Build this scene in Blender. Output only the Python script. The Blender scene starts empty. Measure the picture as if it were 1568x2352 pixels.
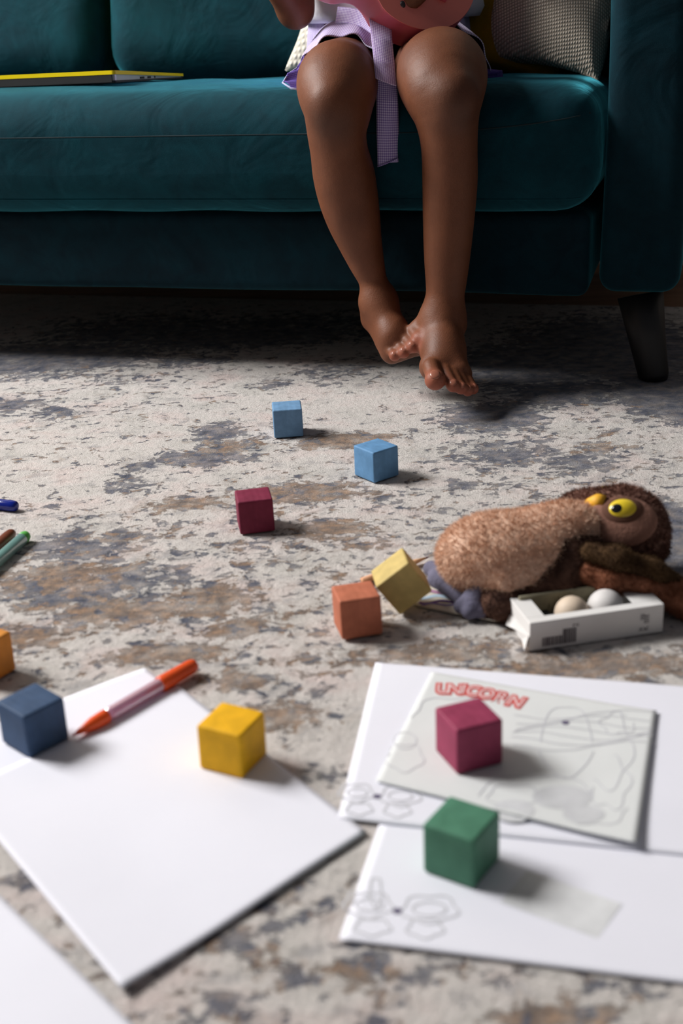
import bpy, bmesh, math, random
import numpy as np
from mathutils import Vector, Matrix, noise
random.seed(4)
C = bpy.context.scene.collection
S = bpy.context.scene
PI = math.pi

# ------------------------------------------------------------------ camera
IW, IH = 1568, 2352
FPX, PITCH, ROLL, CAMH = 3053.094, 0.3860013, -0.0463713, 0.586955
cp, sp, cr, sr = math.cos(PITCH), math.sin(PITCH), math.cos(ROLL), math.sin(ROLL)
R0, D0, F0 = Vector((1, 0, 0)), Vector((0, -sp, -cp)), Vector((0, cp, -sp))
RX = R0 * cr - D0 * sr
DN = R0 * sr + D0 * cr
CAM = Vector((0, 0, CAMH))
cd = bpy.data.cameras.new('camera'); cam = bpy.data.objects.new('camera', cd); C.objects.link(cam)
m = Matrix(((RX.x, -DN.x, -F0.x, 0), (RX.y, -DN.y, -F0.y, 0), (RX.z, -DN.z, -F0.z, CAMH), (0, 0, 0, 1)))
cam.matrix_world = m
cd.sensor_fit = 'VERTICAL'; cd.sensor_height = 36; cd.lens = 36 * FPX / IH
cd.clip_start = 0.02
cd.dof.use_dof = True; cd.dof.focus_distance = 1.84; cd.dof.aperture_fstop = 5.0
S.camera = cam

# ------------------------------------------------------------------ world, light, exposure
S.view_settings.view_transform = 'Standard'; S.view_settings.look = 'None'
S.view_settings.gamma = 1; S.view_settings.use_curve_mapping = False
S.view_settings.exposure = 0.0
w = bpy.data.worlds.new('world'); S.world = w; w.use_nodes = True
w.node_tree.nodes['Background'].inputs[0].default_value = (0.86, 0.90, 1.0, 1)
w.node_tree.nodes['Background'].inputs[1].default_value = 0.085
ld = bpy.data.lights.new('window_daylight', 'AREA'); ld.shape = 'RECTANGLE'; ld.size = 1.5; ld.size_y = 1.5
ld.energy = 275; ld.color = (1.0, 0.985, 0.965)
lo = bpy.data.objects.new('window_daylight', ld); C.objects.link(lo)
lo.location = (-2.95, 2.35, 2.62); lo.rotation_euler = (Vector((0.0, 1.25, 0.1)) - Vector(lo.location)).to_track_quat('-Z', 'Y').to_euler()
S.cycles.max_bounces = 6


def ray(u, v):
    u -= IW / 2; v -= IH / 2
    return F0 + RX * (u / FPX) + DN * (v / FPX)


def at(u, v, z=0.0):
    d = ray(u, v); return CAM + d * ((z - CAMH) / d.z)


def atY(u, v, Y):
    d = ray(u, v); return CAM + d * (Y / d.y)


# ------------------------------------------------------------------ helpers
def link(name, me, mat=None, parent=None, smooth=True):
    o = bpy.data.objects.new(name, me); C.objects.link(o)
    if mat is not None:
        me.materials.clear(); me.materials.append(mat)
    if parent is not None: o.parent = parent
    if smooth:
        me.polygons.foreach_set('use_smooth', [True] * len(me.polygons))
    return o


def tag(o, label=None, cat=None, group=None, kind=None):
    for k, v in (('label', label), ('category', cat), ('group', group), ('kind', kind)):
        if v: o[k] = v
    return o


def empty(name, loc=(0, 0, 0), rot=(0, 0, 0)):
    o = bpy.data.objects.new(name, None); C.objects.link(o)
    o.location = loc; o.rotation_euler = rot; o.empty_display_size = 0.05
    return o


def mesh(name, V, F, mat=None, parent=None, smooth=True):
    me = bpy.data.meshes.new(name); me.from_pydata([tuple(v) for v in V], [], [tuple(f) for f in F]); me.update()
    return link(name, me, mat, parent, smooth)


def bm_obj(name, bm, mat=None, parent=None, smooth=True):
    me = bpy.data.meshes.new(name); bm.to_mesh(me); bm.free()
    return link(name, me, mat, parent, smooth)


def local(o, M):
    """mesh built in world space, object keeps identity relative to a parent placed by matrix M"""
    o.matrix_parent_inverse = M.inverted(); return o


def rbox(sx, sy, sz, r, n=14, fn=None):
    """rounded box, centred, as (verts, faces); fn displaces each vertex"""
    def axis(s):
        a = s / 2; ang = [i / 5 for i in range(6)]
        e = [-a + r * (1 - math.cos(t * PI / 2)) * 1.0 for t in ang]
        mid = [-a + r + (s - 2 * r) * i / n for i in range(1, n)]
        out = e + mid + [-v for v in reversed(e)]
        return out
    A = [axis(sx), axis(sy), axis(sz)]
    idx = {}; V = []; F = []
    half = (sx / 2, sy / 2, sz / 2)

    def vid(i, j, k):
        key = (i, j, k)
        if key in idx: return idx[key]
        p = Vector((A[0][i], A[1][j], A[2][k]))
        q = Vector([max(-half[t] + r, min(half[t] - r, p[t])) for t in range(3)])
        d = p - q
        if d.length > 1e-9: p = q + d.normalized() * r
        idx[key] = len(V); V.append(p); return idx[key]
    N = [len(a) - 1 for a in A]
    for ax in range(3):
        b, c = (ax + 1) % 3, (ax + 2) % 3
        for side in (0, N[ax]):
            for i in range(N[b]):
                for j in range(N[c]):
                    q = []
                    for (di, dj) in ((0, 0), (1, 0), (1, 1), (0, 1)):
                        t = [0, 0, 0]; t[ax] = side; t[b] = i + di; t[c] = j + dj
                        q.append(vid(*t))
                    if side == 0: q.reverse()
                    F.append(q)
    if fn: V = [fn(v) for v in V]
    return V, F


def tube(pts, rad, seg=12, caps=True, flat=None):
    """swept tube through pts (Vectors); rad number or list"""
    n = len(pts); V = []; F = []
    up = Vector((0, 0, 1))
    for i, p in enumerate(pts):
        t = (pts[min(i + 1, n - 1)] - pts[max(i - 1, 0)]).normalized()
        a = up if abs(t.dot(up)) < 0.95 else Vector((1, 0, 0))
        s = t.cross(a).normalized(); u = s.cross(t).normalized()
        r = rad[i] if isinstance(rad, (list, tuple)) else rad
        for k in range(seg):
            th = 2 * PI * k / seg
            V.append(p + s * (r * math.cos(th)) + u * (r * math.sin(th) * (flat or 1)))
    for i in range(n - 1):
        for k in range(seg):
            k2 = (k + 1) % seg
            F.append((i * seg + k, i * seg + k2, (i + 1) * seg + k2, (i + 1) * seg + k))
    if caps:
        F.append(tuple(reversed(range(seg)))); F.append(tuple(range((n - 1) * seg, n * seg)))
    return V, F


def join(parts):
    V, F = [], []
    for v, f in parts:
        o = len(V); V += list(v); F += [tuple(i + o for i in q) for q in f]
    return V, F


def ellipsoid(c, r, R=None, nu=20, nv=12):
    V, F = [], []
    R = R or Matrix.Identity(3)
    for j in range(nv + 1):
        ph = PI * j / nv
        for i in range(nu):
            th = 2 * PI * i / nu
            V.append(Vector(c) + R @ Vector((r[0] * math.sin(ph) * math.cos(th), r[1] * math.sin(ph) * math.sin(th), r[2] * math.cos(ph))))
    for j in range(nv):
        for i in range(nu):
            i2 = (i + 1) % nu
            F.append((j * nu + i, (j + 1) * nu + i, (j + 1) * nu + i2, j * nu + i2))
    return V, F


def lathe(prof, o, d, seg=24):
    """prof: list of (t along d, radius)"""
    return tube([o + d * t for t, _ in prof], [max(r, 1e-5) for _, r in prof], seg)


# ------------------------------------------------------------------ SDF surface builder
class Field:
    def __init__(s, xs, ys, zs, k=0.01):
        s.xs, s.ys, s.zs = [np.asarray(a, np.float32) for a in (xs, ys, zs)]
        s.f = np.full((len(xs), len(ys), len(zs)), 0.05, np.float32); s.k = k

    def _blk(s, lo, hi):
        out = []
        for a, l, h in zip((s.xs, s.ys, s.zs), lo, hi):
            i0 = max(0, int(np.searchsorted(a, l)) - 1); i1 = min(len(a), int(np.searchsorted(a, h)) + 1)
            out.append((i0, max(i1, i0)))
        (a, b), (c, d), (e, g) = out
        X = s.xs[a:b][:, None, None]; Y = s.ys[c:d][None, :, None]; Z = s.zs[e:g][None, None, :]
        return (slice(a, b), slice(c, d), slice(e, g)), X, Y, Z

    def _mix(s, sl, d, k, sub=False):
        k = s.k if k is None else k
        f = s.f[sl]
        if sub:
            h = np.maximum(k - np.abs(f + d), 0) / k
            s.f[sl] = np.maximum(f, -d) + h * h * k * .25
        else:
            h = np.maximum(k - np.abs(f - d), 0) / k
            s.f[sl] = np.minimum(f, d) - h * h * k * .25

    def cone(s, a, b, ra, rb, k=None, sub=False):
        m_ = max(ra, rb) + 0.03
        lo = [min(a[i], b[i]) - m_ for i in range(3)]; hi = [max(a[i], b[i]) + m_ for i in range(3)]
        sl, X, Y, Z = s._blk(lo, hi)
        ba = [b[i] - a[i] for i in range(3)]; L = sum(t * t for t in ba) + 1e-12
        px, py, pz = X - a[0], Y - a[1], Z - a[2]
        t = np.clip((px * ba[0] + py * ba[1] + pz * ba[2]) / L, 0, 1)
        d = np.sqrt((px - t * ba[0]) ** 2 + (py - t * ba[1]) ** 2 + (pz - t * ba[2]) ** 2) - (ra + (rb - ra) * t)
        s._mix(sl, d, k, sub)

    def chain(s, pts, k=None, sub=6):
        """smooth tapering limb through (u, v, Y, radius) stations"""
        q = [(atY(a, b, c), r) for a, b, c, r in pts]; q = [q[0]] + q + [q[-1]]; out = []
        for i in range(1, len(q) - 2):
            for j in range(sub):
                t = j / sub
                def cr3(a, b, c, d): return .5 * (2 * b + (c - a) * t + (2 * a - 5 * b + 4 * c - d) * t * t + (3 * b - a - 3 * c + d) * t ** 3)
                out.append((cr3(q[i - 1][0], q[i][0], q[i + 1][0], q[i + 2][0]), cr3(q[i - 1][1], q[i][1], q[i + 1][1], q[i + 2][1])))
        out.append(q[-1])
        m_ = max(r for _, r in out) + .03
        sl, X, Y, Z = s._blk([min(p[i] for p, _ in out) - m_ for i in range(3)], [max(p[i] for p, _ in out) + m_ for i in range(3)])
        D = None
        for (a, ra), (b, rb) in zip(out, out[1:]):
            ba = [b[i] - a[i] for i in range(3)]; L = sum(x * x for x in ba) + 1e-12
            px, py, pz = X - a[0], Y - a[1], Z - a[2]
            t = np.clip((px * ba[0] + py * ba[1] + pz * ba[2]) / L, 0, 1)
            d = np.sqrt((px - t * ba[0]) ** 2 + (py - t * ba[1]) ** 2 + (pz - t * ba[2]) ** 2) - (ra + (rb - ra) * t)
            D = d if D is None else np.minimum(D, d)
        s._mix(sl, D, k)

    def ell(s, c, r, R=None, k=None, sub=False):
        m_ = max(r) + 0.03
        sl, X, Y, Z = s._blk([c[i] - m_ for i in range(3)], [c[i] + m_ for i in range(3)])
        px, py, pz = X - c[0], Y - c[1], Z - c[2]
        R = R or Matrix.Identity(3)
        q = [R[0][j] * px + R[1][j] * py + R[2][j] * pz for j in range(3)]
        k0 = np.sqrt(sum((q[j] / r[j]) ** 2 for j in range(3)))
        k1 = np.sqrt(sum((q[j] / r[j] ** 2) ** 2 for j in range(3))) + 1e-9
        s._mix(sl, k0 * (k0 - 1) / k1, k, sub)

    def mesh(s):
        f = s.f; n = f.shape
        neg = f < 0
        # edge crossings per cell
        cx = [n[0] - 1, n[1] - 1, n[2] - 1]
        acc = np.zeros((cx[0], cx[1], cx[2], 3), np.float32); cnt = np.zeros(cx, np.float32)
        ax = [s.xs, s.ys, s.zs]
        edges = []
        for d in range(3):
            a = [slice(None)] * 3; b = [slice(None)] * 3
            a[d] = slice(0, -1); b[d] = slice(1, None)
            cr_ = neg[tuple(a)] != neg[tuple(b)]
            I = np.argwhere(cr_)
            i0 = tuple(I.T); J = I.copy(); J[:, d] += 1
            fa = f[i0]; fb = f[tuple(J.T)]
            t = fa / (fa - fb)
            P = np.stack([ax[e][I[:, e]] for e in range(3)], 1)
            P[:, d] = ax[d][I[:, d]] * (1 - t) + ax[d][J[:, d]] * t
            edges.append((d, I, neg[i0]))
            o1, o2 = [(1, 2), (0, 2), (0, 1)][d]
            for u in (0, -1):
                for v in (0, -1):
                    K = I.copy(); K[:, o1] += u; K[:, o2] += v
                    ok = (K >= 0).all(1) & (K < np.array(cx)).all(1)
                    Kt = tuple(K[ok].T)
                    np.add.at(acc, Kt, P[ok]); np.add.at(cnt, Kt, 1)
        act = cnt > 0
        ids = np.full(cx, -1, np.int64); ids[act] = np.arange(act.sum())
        V = acc[act] / cnt[act][:, None]
        F = []
        for d, I, ng in edges:
            o1, o2 = [(1, 2), (2, 0), (0, 1)][d]
            K = []
            for (u, v) in ((-1, -1), (0, -1), (0, 0), (-1, 0)):
                J = I.copy(); J[:, o1] += u; J[:, o2] += v; K.append(J)
            ok = np.ones(len(I), bool)
            for J in K: ok &= (J >= 0).all(1) & (J < np.array(cx)).all(1)
            q = np.stack([ids[tuple(J[ok].T)] for J in K], 1)
            g = ng[ok]
            q[~g] = q[~g][:, ::-1]
            F.append(q)
        F = np.concatenate(F)
        return V, F


def np_mesh(name, V, F, mat, parent=None, relax=2):
    me = bpy.data.meshes.new(name)
    V = V.astype(np.float64).copy()
    # laplacian relax
    for _ in range(relax):
        a = np.zeros_like(V); c = np.zeros(len(V))
        for i in range(4):
            j = (i + 1) % 4
            np.add.at(a, F[:, i], V[F[:, j]]); np.add.at(c, F[:, i], 1)
            np.add.at(a, F[:, j], V[F[:, i]]); np.add.at(c, F[:, j], 1)
        V = V * .45 + (a / np.maximum(c, 1)[:, None]) * .55
    me.vertices.add(len(V)); me.vertices.foreach_set('co', V.ravel())
    me.loops.add(F.size); me.loops.foreach_set('vertex_index', F.ravel().astype(np.int32))
    me.polygons.add(len(F)); me.polygons.foreach_set('loop_start', np.arange(0, F.size, 4, dtype=np.int32))
    me.polygons.foreach_set('loop_total', np.full(len(F), 4, np.int32))
    me.update(); me.validate()
    o = link(name, me, mat, parent)
    return o, V


def attr(o, name, vals):
    a = o.data.attributes.new(name, 'FLOAT', 'POINT'); a.data.foreach_set('value', np.asarray(vals, np.float32))


# ------------------------------------------------------------------ materials
def srgb(r, g, b):
    f = lambda c: (c / 255 / 12.92) if c / 255 <= 0.04045 else ((c / 255 + 0.055) / 1.055) ** 2.4
    return (f(r), f(g), f(b), 1)


class N:
    def __init__(s, name):
        s.m = bpy.data.materials.new(name); s.m.use_nodes = True; s.t = s.m.node_tree
        s.b = s.t.nodes['Principled BSDF']

    def n(s, typ, ins=None, **kw):
        nd = s.t.nodes.new(typ)
        for k, v in kw.items(): setattr(nd, k, v)
        for k, v in (ins or {}).items():
            if isinstance(v, bpy.types.NodeSocket): s.t.links.new(v, nd.inputs[k])
            else: nd.inputs[k].default_value = v
        return nd

    def set(s, **kw):
        for k, v in kw.items():
            k = k.replace('_', ' ')
            if isinstance(v, bpy.types.NodeSocket): s.t.links.new(v, s.b.inputs[k])
            else: s.b.inputs[k].default_value = v
        return s

    def coord(s, kind='Object', scale=(1, 1, 1)):
        tc = s.n('ShaderNodeTexCoord'); mp = s.n('ShaderNodeMapping', {'Scale': scale})
        s.t.links.new(tc.outputs[kind], mp.inputs[0]); return mp.outputs[0]

    def noise(s, vec, scale, detail=4, rough=.55, dist=0):
        return s.n('ShaderNodeTexNoise', {'Vector': vec, 'Scale': scale, 'Detail': detail, 'Roughness': rough, 'Distortion': dist}).outputs[0]

    def ramp(s, fac, stops):
        r = s.n('ShaderNodeValToRGB', {'Fac': fac}); e = r.color_ramp.elements
        while len(e) < len(stops): e.new(.5)
        for i, (p, c) in enumerate(stops): e[i].position = p; e[i].color = c
        return r.outputs[0]

    def mix(s, fac, a, b, mode='MIX'):
        nd = s.n('ShaderNodeMix', data_type='RGBA', blend_type=mode)
        for i, v in ((0, fac), (6, a), (7, b)):
            if isinstance(v, bpy.types.NodeSocket): s.t.links.new(v, nd.inputs[i])
            else: nd.inputs[i].default_value = v
        return nd.outputs[2]

    def math(s, op, a, b=0.0, c=None, clamp=False):
        nd = s.n('ShaderNodeMath', operation=op, use_clamp=clamp)
        for i, v in enumerate((a, b, c)):
            if v is None: continue
            if isinstance(v, bpy.types.NodeSocket): s.t.links.new(v, nd.inputs[i])
            else: nd.inputs[i].default_value = v
        return nd.outputs[0]

    def step(s, v, lo, hi):
        nd = s.n('ShaderNodeMapRange', {0: v, 1: lo, 2: hi, 3: 0.0, 4: 1.0}, interpolation_type='SMOOTHSTEP'); return nd.outputs[0]

    def bump(s, h, strength, dist, normal=None):
        ins = {'Strength': strength, 'Distance': dist, 'Height': h}
        if normal: ins['Normal'] = normal
        nd = s.n('ShaderNodeBump', ins); s.t.links.new(nd.outputs[0], s.b.inputs['Normal']); return nd.outputs[0]

    def attr(s, name):
        return s.n('ShaderNodeAttribute', attribute_name=name).outputs['Fac']


def plain(name, col, rough=.6, var=.08, scale=30, bump=0, bscale=400, **kw):
    m_ = N(name); v = m_.coord()
    c2 = tuple(c * (1 - var * 2) for c in col[:3]) + (1,); c1 = tuple(min(1, c * (1 + var)) for c in col[:3]) + (1,)
    m_.set(Base_Color=m_.ramp(m_.noise(v, scale), [(.3, c2), (.7, c1)]), Roughness=rough, **kw)
    if bump: m_.bump(m_.noise(v, bscale, 3), 1, bump)
    return m_.m


def velvet(name, col, dark, sheen=.6, tint=(.25, .75, .85, 1), bumpd=.007):
    m_ = N(name); v = m_.coord()
    a = m_.noise(v, 5, 3, .6, .6); b = m_.noise(v, 22, 4, .6, 1.2); g = m_.noise(v, 900, 2)
    f = m_.math('ADD', m_.math('MULTIPLY', a, .6), m_.math('MULTIPLY', b, .4))
    base = m_.ramp(f, [(.36, dark), (.66, col)])
    base = m_.mix(.3, base, m_.ramp(g, [(.3, (.2, .2, .2, 1)), (.7, (1, 1, 1, 1))]), 'MULTIPLY')
    m_.set(Base_Color=base, Roughness=.85, Sheen_Weight=sheen, Sheen_Roughness=.35, Sheen_Tint=tint, Specular_IOR_Level=.15)
    hgt = m_.math('ADD', m_.math('MULTIPLY', m_.noise(v, 9, 3, .5, 1.0), 1.0), m_.math('MULTIPLY', m_.noise(v, 600, 2), .03))
    m_.bump(hgt, .8, bumpd)
    return m_.m


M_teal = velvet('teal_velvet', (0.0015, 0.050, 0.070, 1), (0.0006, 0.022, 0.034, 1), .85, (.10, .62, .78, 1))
M_teal_base_shaded = velvet('teal_velvet_base_shaded', (0.0006, 0.022, 0.034, 1), (0.0003, 0.008, 0.0150, 1), .30, (.10, .62, .78, 1))  # same sofa velvet darkened: shade below the seat overhang is in the colour
M_teal_arm_shaded = velvet('teal_velvet_arm_shaded', (0.0008, 0.026, 0.040, 1), (0.0004, 0.012, 0.020, 1), .45, (.10, .62, .78, 1))  # same velvet again, darkened to paint in the shadow on the arm front
M_black = plain('black_lacquered_wood', (.006, .006, .007, 1), .5)


def rug_mat():
    m_ = N('abstract_rug_pile'); v = m_.coord()
    vs = m_.coord(scale=(1.0, 1.15, 1))
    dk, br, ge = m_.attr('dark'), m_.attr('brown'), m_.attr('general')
    warp = m_.n('ShaderNodeVectorMath', {0: m_.n('ShaderNodeTexNoise', {'Vector': v, 'Scale': 22, 'Detail': 3}).outputs['Color'], 1: (.5, .5, .5)}, operation='SUBTRACT').outputs[0]
    warp = m_.n('ShaderNodeVectorMath', {0: warp, 3: .03}, operation='SCALE').outputs[0]
    vw = m_.n('ShaderNodeVectorMath', {0: vs, 1: warp}, operation='ADD').outputs[0]
    n1 = m_.noise(vw, 34, 5, .62); n2 = m_.noise(vw, 52, 4, .6); n3 = m_.noise(vw, 13, 4, .6); n4 = m_.noise(vs, 75, 3, .6)
    n5 = m_.noise(vw, 24, 3, .5)
    cream = m_.ramp(n3, [(.3, srgb(208, 203, 197)), (.5, srgb(222, 215, 210)), (.7, srgb(224, 208, 203))])
    slate = m_.ramp(n2, [(.30, srgb(50, 54, 66)), (.45, srgb(80, 86, 106)), (.56, srgb(106, 104, 110)), (.70, srgb(132, 122, 120))])
    brown = m_.ramp(n4, [(.32, srgb(104, 92, 86)), (.48, srgb(132, 112, 98)), (.60, srgb(158, 128, 104)), (.72, srgb(178, 146, 120))])
    hf = m_.noise(vw, 62, 6, .68)
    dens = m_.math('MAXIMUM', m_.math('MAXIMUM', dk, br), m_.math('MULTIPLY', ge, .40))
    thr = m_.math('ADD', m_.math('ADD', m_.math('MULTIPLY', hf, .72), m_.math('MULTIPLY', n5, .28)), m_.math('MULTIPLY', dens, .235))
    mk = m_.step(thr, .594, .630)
    hue = m_.step(m_.math('ADD', m_.noise(vs, 38, 4, .65, .3), m_.math('MULTIPLY', m_.math('SUBTRACT', br, dk), .16)), .50, .56)
    ink_ = m_.mix(hue, slate, brown)
    mkd = mk
    stain = m_.math('MULTIPLY', m_.step(m_.math('ADD', n1, m_.math('MULTIPLY', dens, .22)), .54, .72), .35)
    c = m_.mix(stain, cream, ink_)
    c = m_.mix(m_.math('MULTIPLY', mk, m_.ramp(n1, [(.3, (.55, .55, .55, 1)), (.6, (.95, .95, .95, 1))])), c, ink_)
    fib = m_.noise(v, 650, 3, .7)
    c = m_.mix(.40, c, m_.ramp(fib, [(.3, (.55, .55, .55, 1)), (.6, (1, 1, 1, 1))]), 'MULTIPLY')
    m_.set(Base_Color=c, Roughness=.95, Specular_IOR_Level=.05, Sheen_Weight=.15, Sheen_Roughness=.5)
    h = m_.math('ADD', m_.math('MULTIPLY', fib, .5), m_.math('MULTIPLY', m_.noise(v, 90, 4, .6), .9))
    h = m_.math('SUBTRACT', h, m_.math('MULTIPLY', mkd, .35))
    m_.bump(h, .8, .005)
    return m_.m


def skin_mat():
    m_ = N('brown_skin'); v = m_.coord()
    n = m_.noise(v, 14, 4, .6)
    base = m_.ramp(n, [(.3, srgb(100, 58, 37)), (.7, srgb(120, 73, 49))])
    base = m_.mix(m_.math('MULTIPLY', m_.attr('knee'), .75), base, srgb(70, 44, 33))
    base = m_.mix(m_.attr('tip'), base, srgb(168, 96, 76))
    m_.set(Base_Color=base, Roughness=.52, Specular_IOR_Level=.32, Subsurface_Weight=.12, Subsurface_Scale=.01)
    m_.b.inputs['Subsurface Radius'].default_value = (1, .35, .2)
    m_.bump(m_.math('ADD', m_.noise(v, 500, 3, .6), m_.math('MULTIPLY', m_.noise(v, 60, 3), 2)), .35, .0008)
    return m_.m


def gingham(name='lilac_gingham', sc=330.0, a=(232, 228, 244), b=(188, 176, 222), c=(142, 112, 186)):
    m_ = N(name)
    uv = m_.n('ShaderNodeUVMap'); sep = m_.n('ShaderNodeSeparateXYZ', {0: uv.outputs[0]})
    def st(s):
        f = m_.math('FRACT', m_.math('MULTIPLY', s, sc)); return m_.math('SUBTRACT', m_.step(f, .18, .32), m_.step(f, .68, .82))
    su, sv = st(sep.outputs[0]), st(sep.outputs[1])
    f = m_.math('MULTIPLY', m_.math('ADD', su, sv), .5)
    col = m_.ramp(f, [(0.05, srgb(*a)), (.5, srgb(*b)), (.95, srgb(*c))])
    bf = m_.n('ShaderNodeNewGeometry').outputs['Backfacing']
    m_.set(Base_Color=col, Roughness=.85, Sheen_Weight=.1)
    m_.bump(m_.noise(m_.coord(), 700, 2), .4, .001)
    return m_.m


def weave(name, a, b, sc=250.0):
    m_ = N(name); v = m_.coord(scale=(1, 1, 1))
    rot = m_.n('ShaderNodeMapping', {'Vector': v, 'Rotation': (0, .5, 0)})
    wv = m_.n('ShaderNodeTexWave', {'Vector': rot.outputs[0], 'Scale': sc / 3, 'Distortion': .8, 'Detail': 1}, bands_direction='DIAGONAL').outputs[1]
    wz = m_.n('ShaderNodeTexWave', {'Vector': v, 'Scale': sc / 3, 'Distortion': .8, 'Detail': 1}, bands_direction='X').outputs[1]
    f = m_.math('MULTIPLY', wv, wz)
    m_.set(Base_Color=m_.ramp(f, [(.0, b), (.5, a)]), Roughness=.9)
    m_.bump(m_.math('ADD', f, m_.math('MULTIPLY', m_.noise(v, 9, 3), 5)), .6, .003)
    return m_.m


M_skin = skin_mat()
M_ging = gingham()
M_hem = plain('dark_purple_lining', srgb(84, 58, 140), .9)
M_shirt = plain('white_cotton', srgb(222, 224, 232), .9, .03, 20, .002, 40)
M_paper = plain('white_paper', srgb(236, 236, 246), .75, .01, 6, .0004, 8)
M_news = plain('grey_colouring_paper', srgb(222, 224, 224), .85, .02, 12, .0006, 14)
M_line = plain('pale_printed_line', srgb(204, 204, 210), .85)
M_fill = plain('pale_printed_shade', srgb(206, 207, 210), .85)
M_dot = plain('printed_ink_dot', srgb(96, 88, 116), .85)
M_red = plain('red_printed_ink', srgb(206, 84, 80), .8)
M_pinkp = plain('pale_pink_print', srgb(232, 206, 206), .8)
M_uke = plain('pink_painted_side', srgb(206, 92, 108), .38, .03)
M_uketop = plain('coral_painted_top', srgb(240, 134, 122), .42, .03)
M_ivory = plain('ivory_plastic', srgb(226, 214, 200), .4)
M_mustard = velvet('mustard_velvet', (.48, .27, .012, 1), (.28, .15, .008, 1), .3, (1, .8, .4, 1))
M_cream = weave('cream_waffle_weave', srgb(238, 226, 210), srgb(168, 156, 140))
M_white_pillow = weave('off_white_cotton', srgb(226, 220, 206), srgb(204, 198, 184), 120)
M_hair = plain('black_hair', (.008, .006, .005, 1), .6, .2, 60, .01, 120)
M_eye = plain('eye_white', (.8, .8, .78, 1), .2)
M_lip = plain('lip', srgb(120, 62, 54), .5)

# ------------------------------------------------------------------ sofa frame
OX, OY = 0.374, 1.908
YAW = -math.radians(16.17)
ex = Vector((math.cos(YAW), math.sin(YAW), 0)); ey = Vector((-math.sin(YAW), math.cos(YAW), 0))
def sf(x, y, z): return Vector((OX, OY, 0)) + ex * x + ey * y + Vector((0, 0, z))

# ------------------------------------------------------------------ setting
def plane_box(name, x0, x1, y0, y1, z0, z1, mat, rz=True):
    V = []
    for (x, y, z) in ((x0, y0, z0), (x1, y0, z0), (x1, y1, z0), (x0, y1, z0), (x0, y0, z1), (x1, y0, z1), (x1, y1, z1), (x0, y1, z1)):
        V.append(sf(x, y, z) if rz else Vector((x, y, z)))
    F = [(3, 2, 1, 0), (4, 5, 6, 7), (0, 1, 5, 4), (1, 2, 6, 5), (2, 3, 7, 6), (3, 0, 4, 7)]
    return V, F


def wood_floor():
    m_ = N('brown_wood_floor'); v = m_.coord(scale=(1, 12, 1))
    n = m_.noise(v, 3, 5, .6)
    m_.set(Base_Color=m_.ramp(n, [(.3, srgb(120, 88, 68)), (.7, srgb(158, 120, 94))]), Roughness=.5)
    return m_.m


M_wall = plain('warm_white_wall', srgb(206, 196, 184), .9, .02, 3)
fl = mesh('floor', *plane_box('f', -3.6, 2.6, -3.6, 1.25, -.06, -.012, None), wood_floor(), None, False); tag(fl, kind='structure')
wl = mesh('wall_back', *plane_box('w', -3.6, 2.6, .93, 1.03, -.012, 2.6, None), M_wall, None, False); tag(wl, kind='structure')
bb = mesh('baseboard_back', *plane_box('b', -3.6, 2.6, 0.916, .93, -.012, .07, None), M_ivory, None, False); tag(bb, kind='structure')
# left wall with a window opening (world aligned)
wx = -2.80
pieces = [plane_box('', wx - .1, wx, -1.6, 1.50, -.012, 3.6, None, False), plane_box('', wx - .1, wx, 3.20, 3.9, -.012, 3.6, None, False),
          plane_box('', wx - .1, wx, 1.50, 3.20, -.012, 1.75, None, False), plane_box('', wx - .1, wx, 1.50, 3.20, 3.4, 3.6, None, False)]
wv = mesh('wall_left', *join(pieces), M_wall, None, False); tag(wv, kind='structure')
fr = [plane_box('', wx - .07, wx + .01, 1.50, 1.55, 1.75, 3.4, None, False), plane_box('', wx - .07, wx + .01, 3.15, 3.20, 1.75, 3.4, None, False),
      plane_box('', wx - .07, wx + .01, 1.50, 3.20, 1.75, 1.80, None, False), plane_box('', wx - .07, wx + .01, 1.50, 3.20, 3.35, 3.4, None, False)]
wf = mesh('window_1', *join(fr), M_ivory, None, False); tag(wf, kind='structure')

# rug ------------------------------------------------------------
def gauss_attr(P, L):
    a = np.zeros(len(P))
    for (u, v, su, sv, s) in L:
        c = at(u, v); cu = at(u + su, v); cv = at(u, v - sv)
        rx = abs(cu.x - c.x); ry = abs(cv.y - c.y)
        a = np.maximum(a, s * np.exp(-.5 * (((P[:, 0] - c.x) / rx) ** 2 + ((P[:, 1] - c.y) / ry) ** 2)))
    return a


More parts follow.
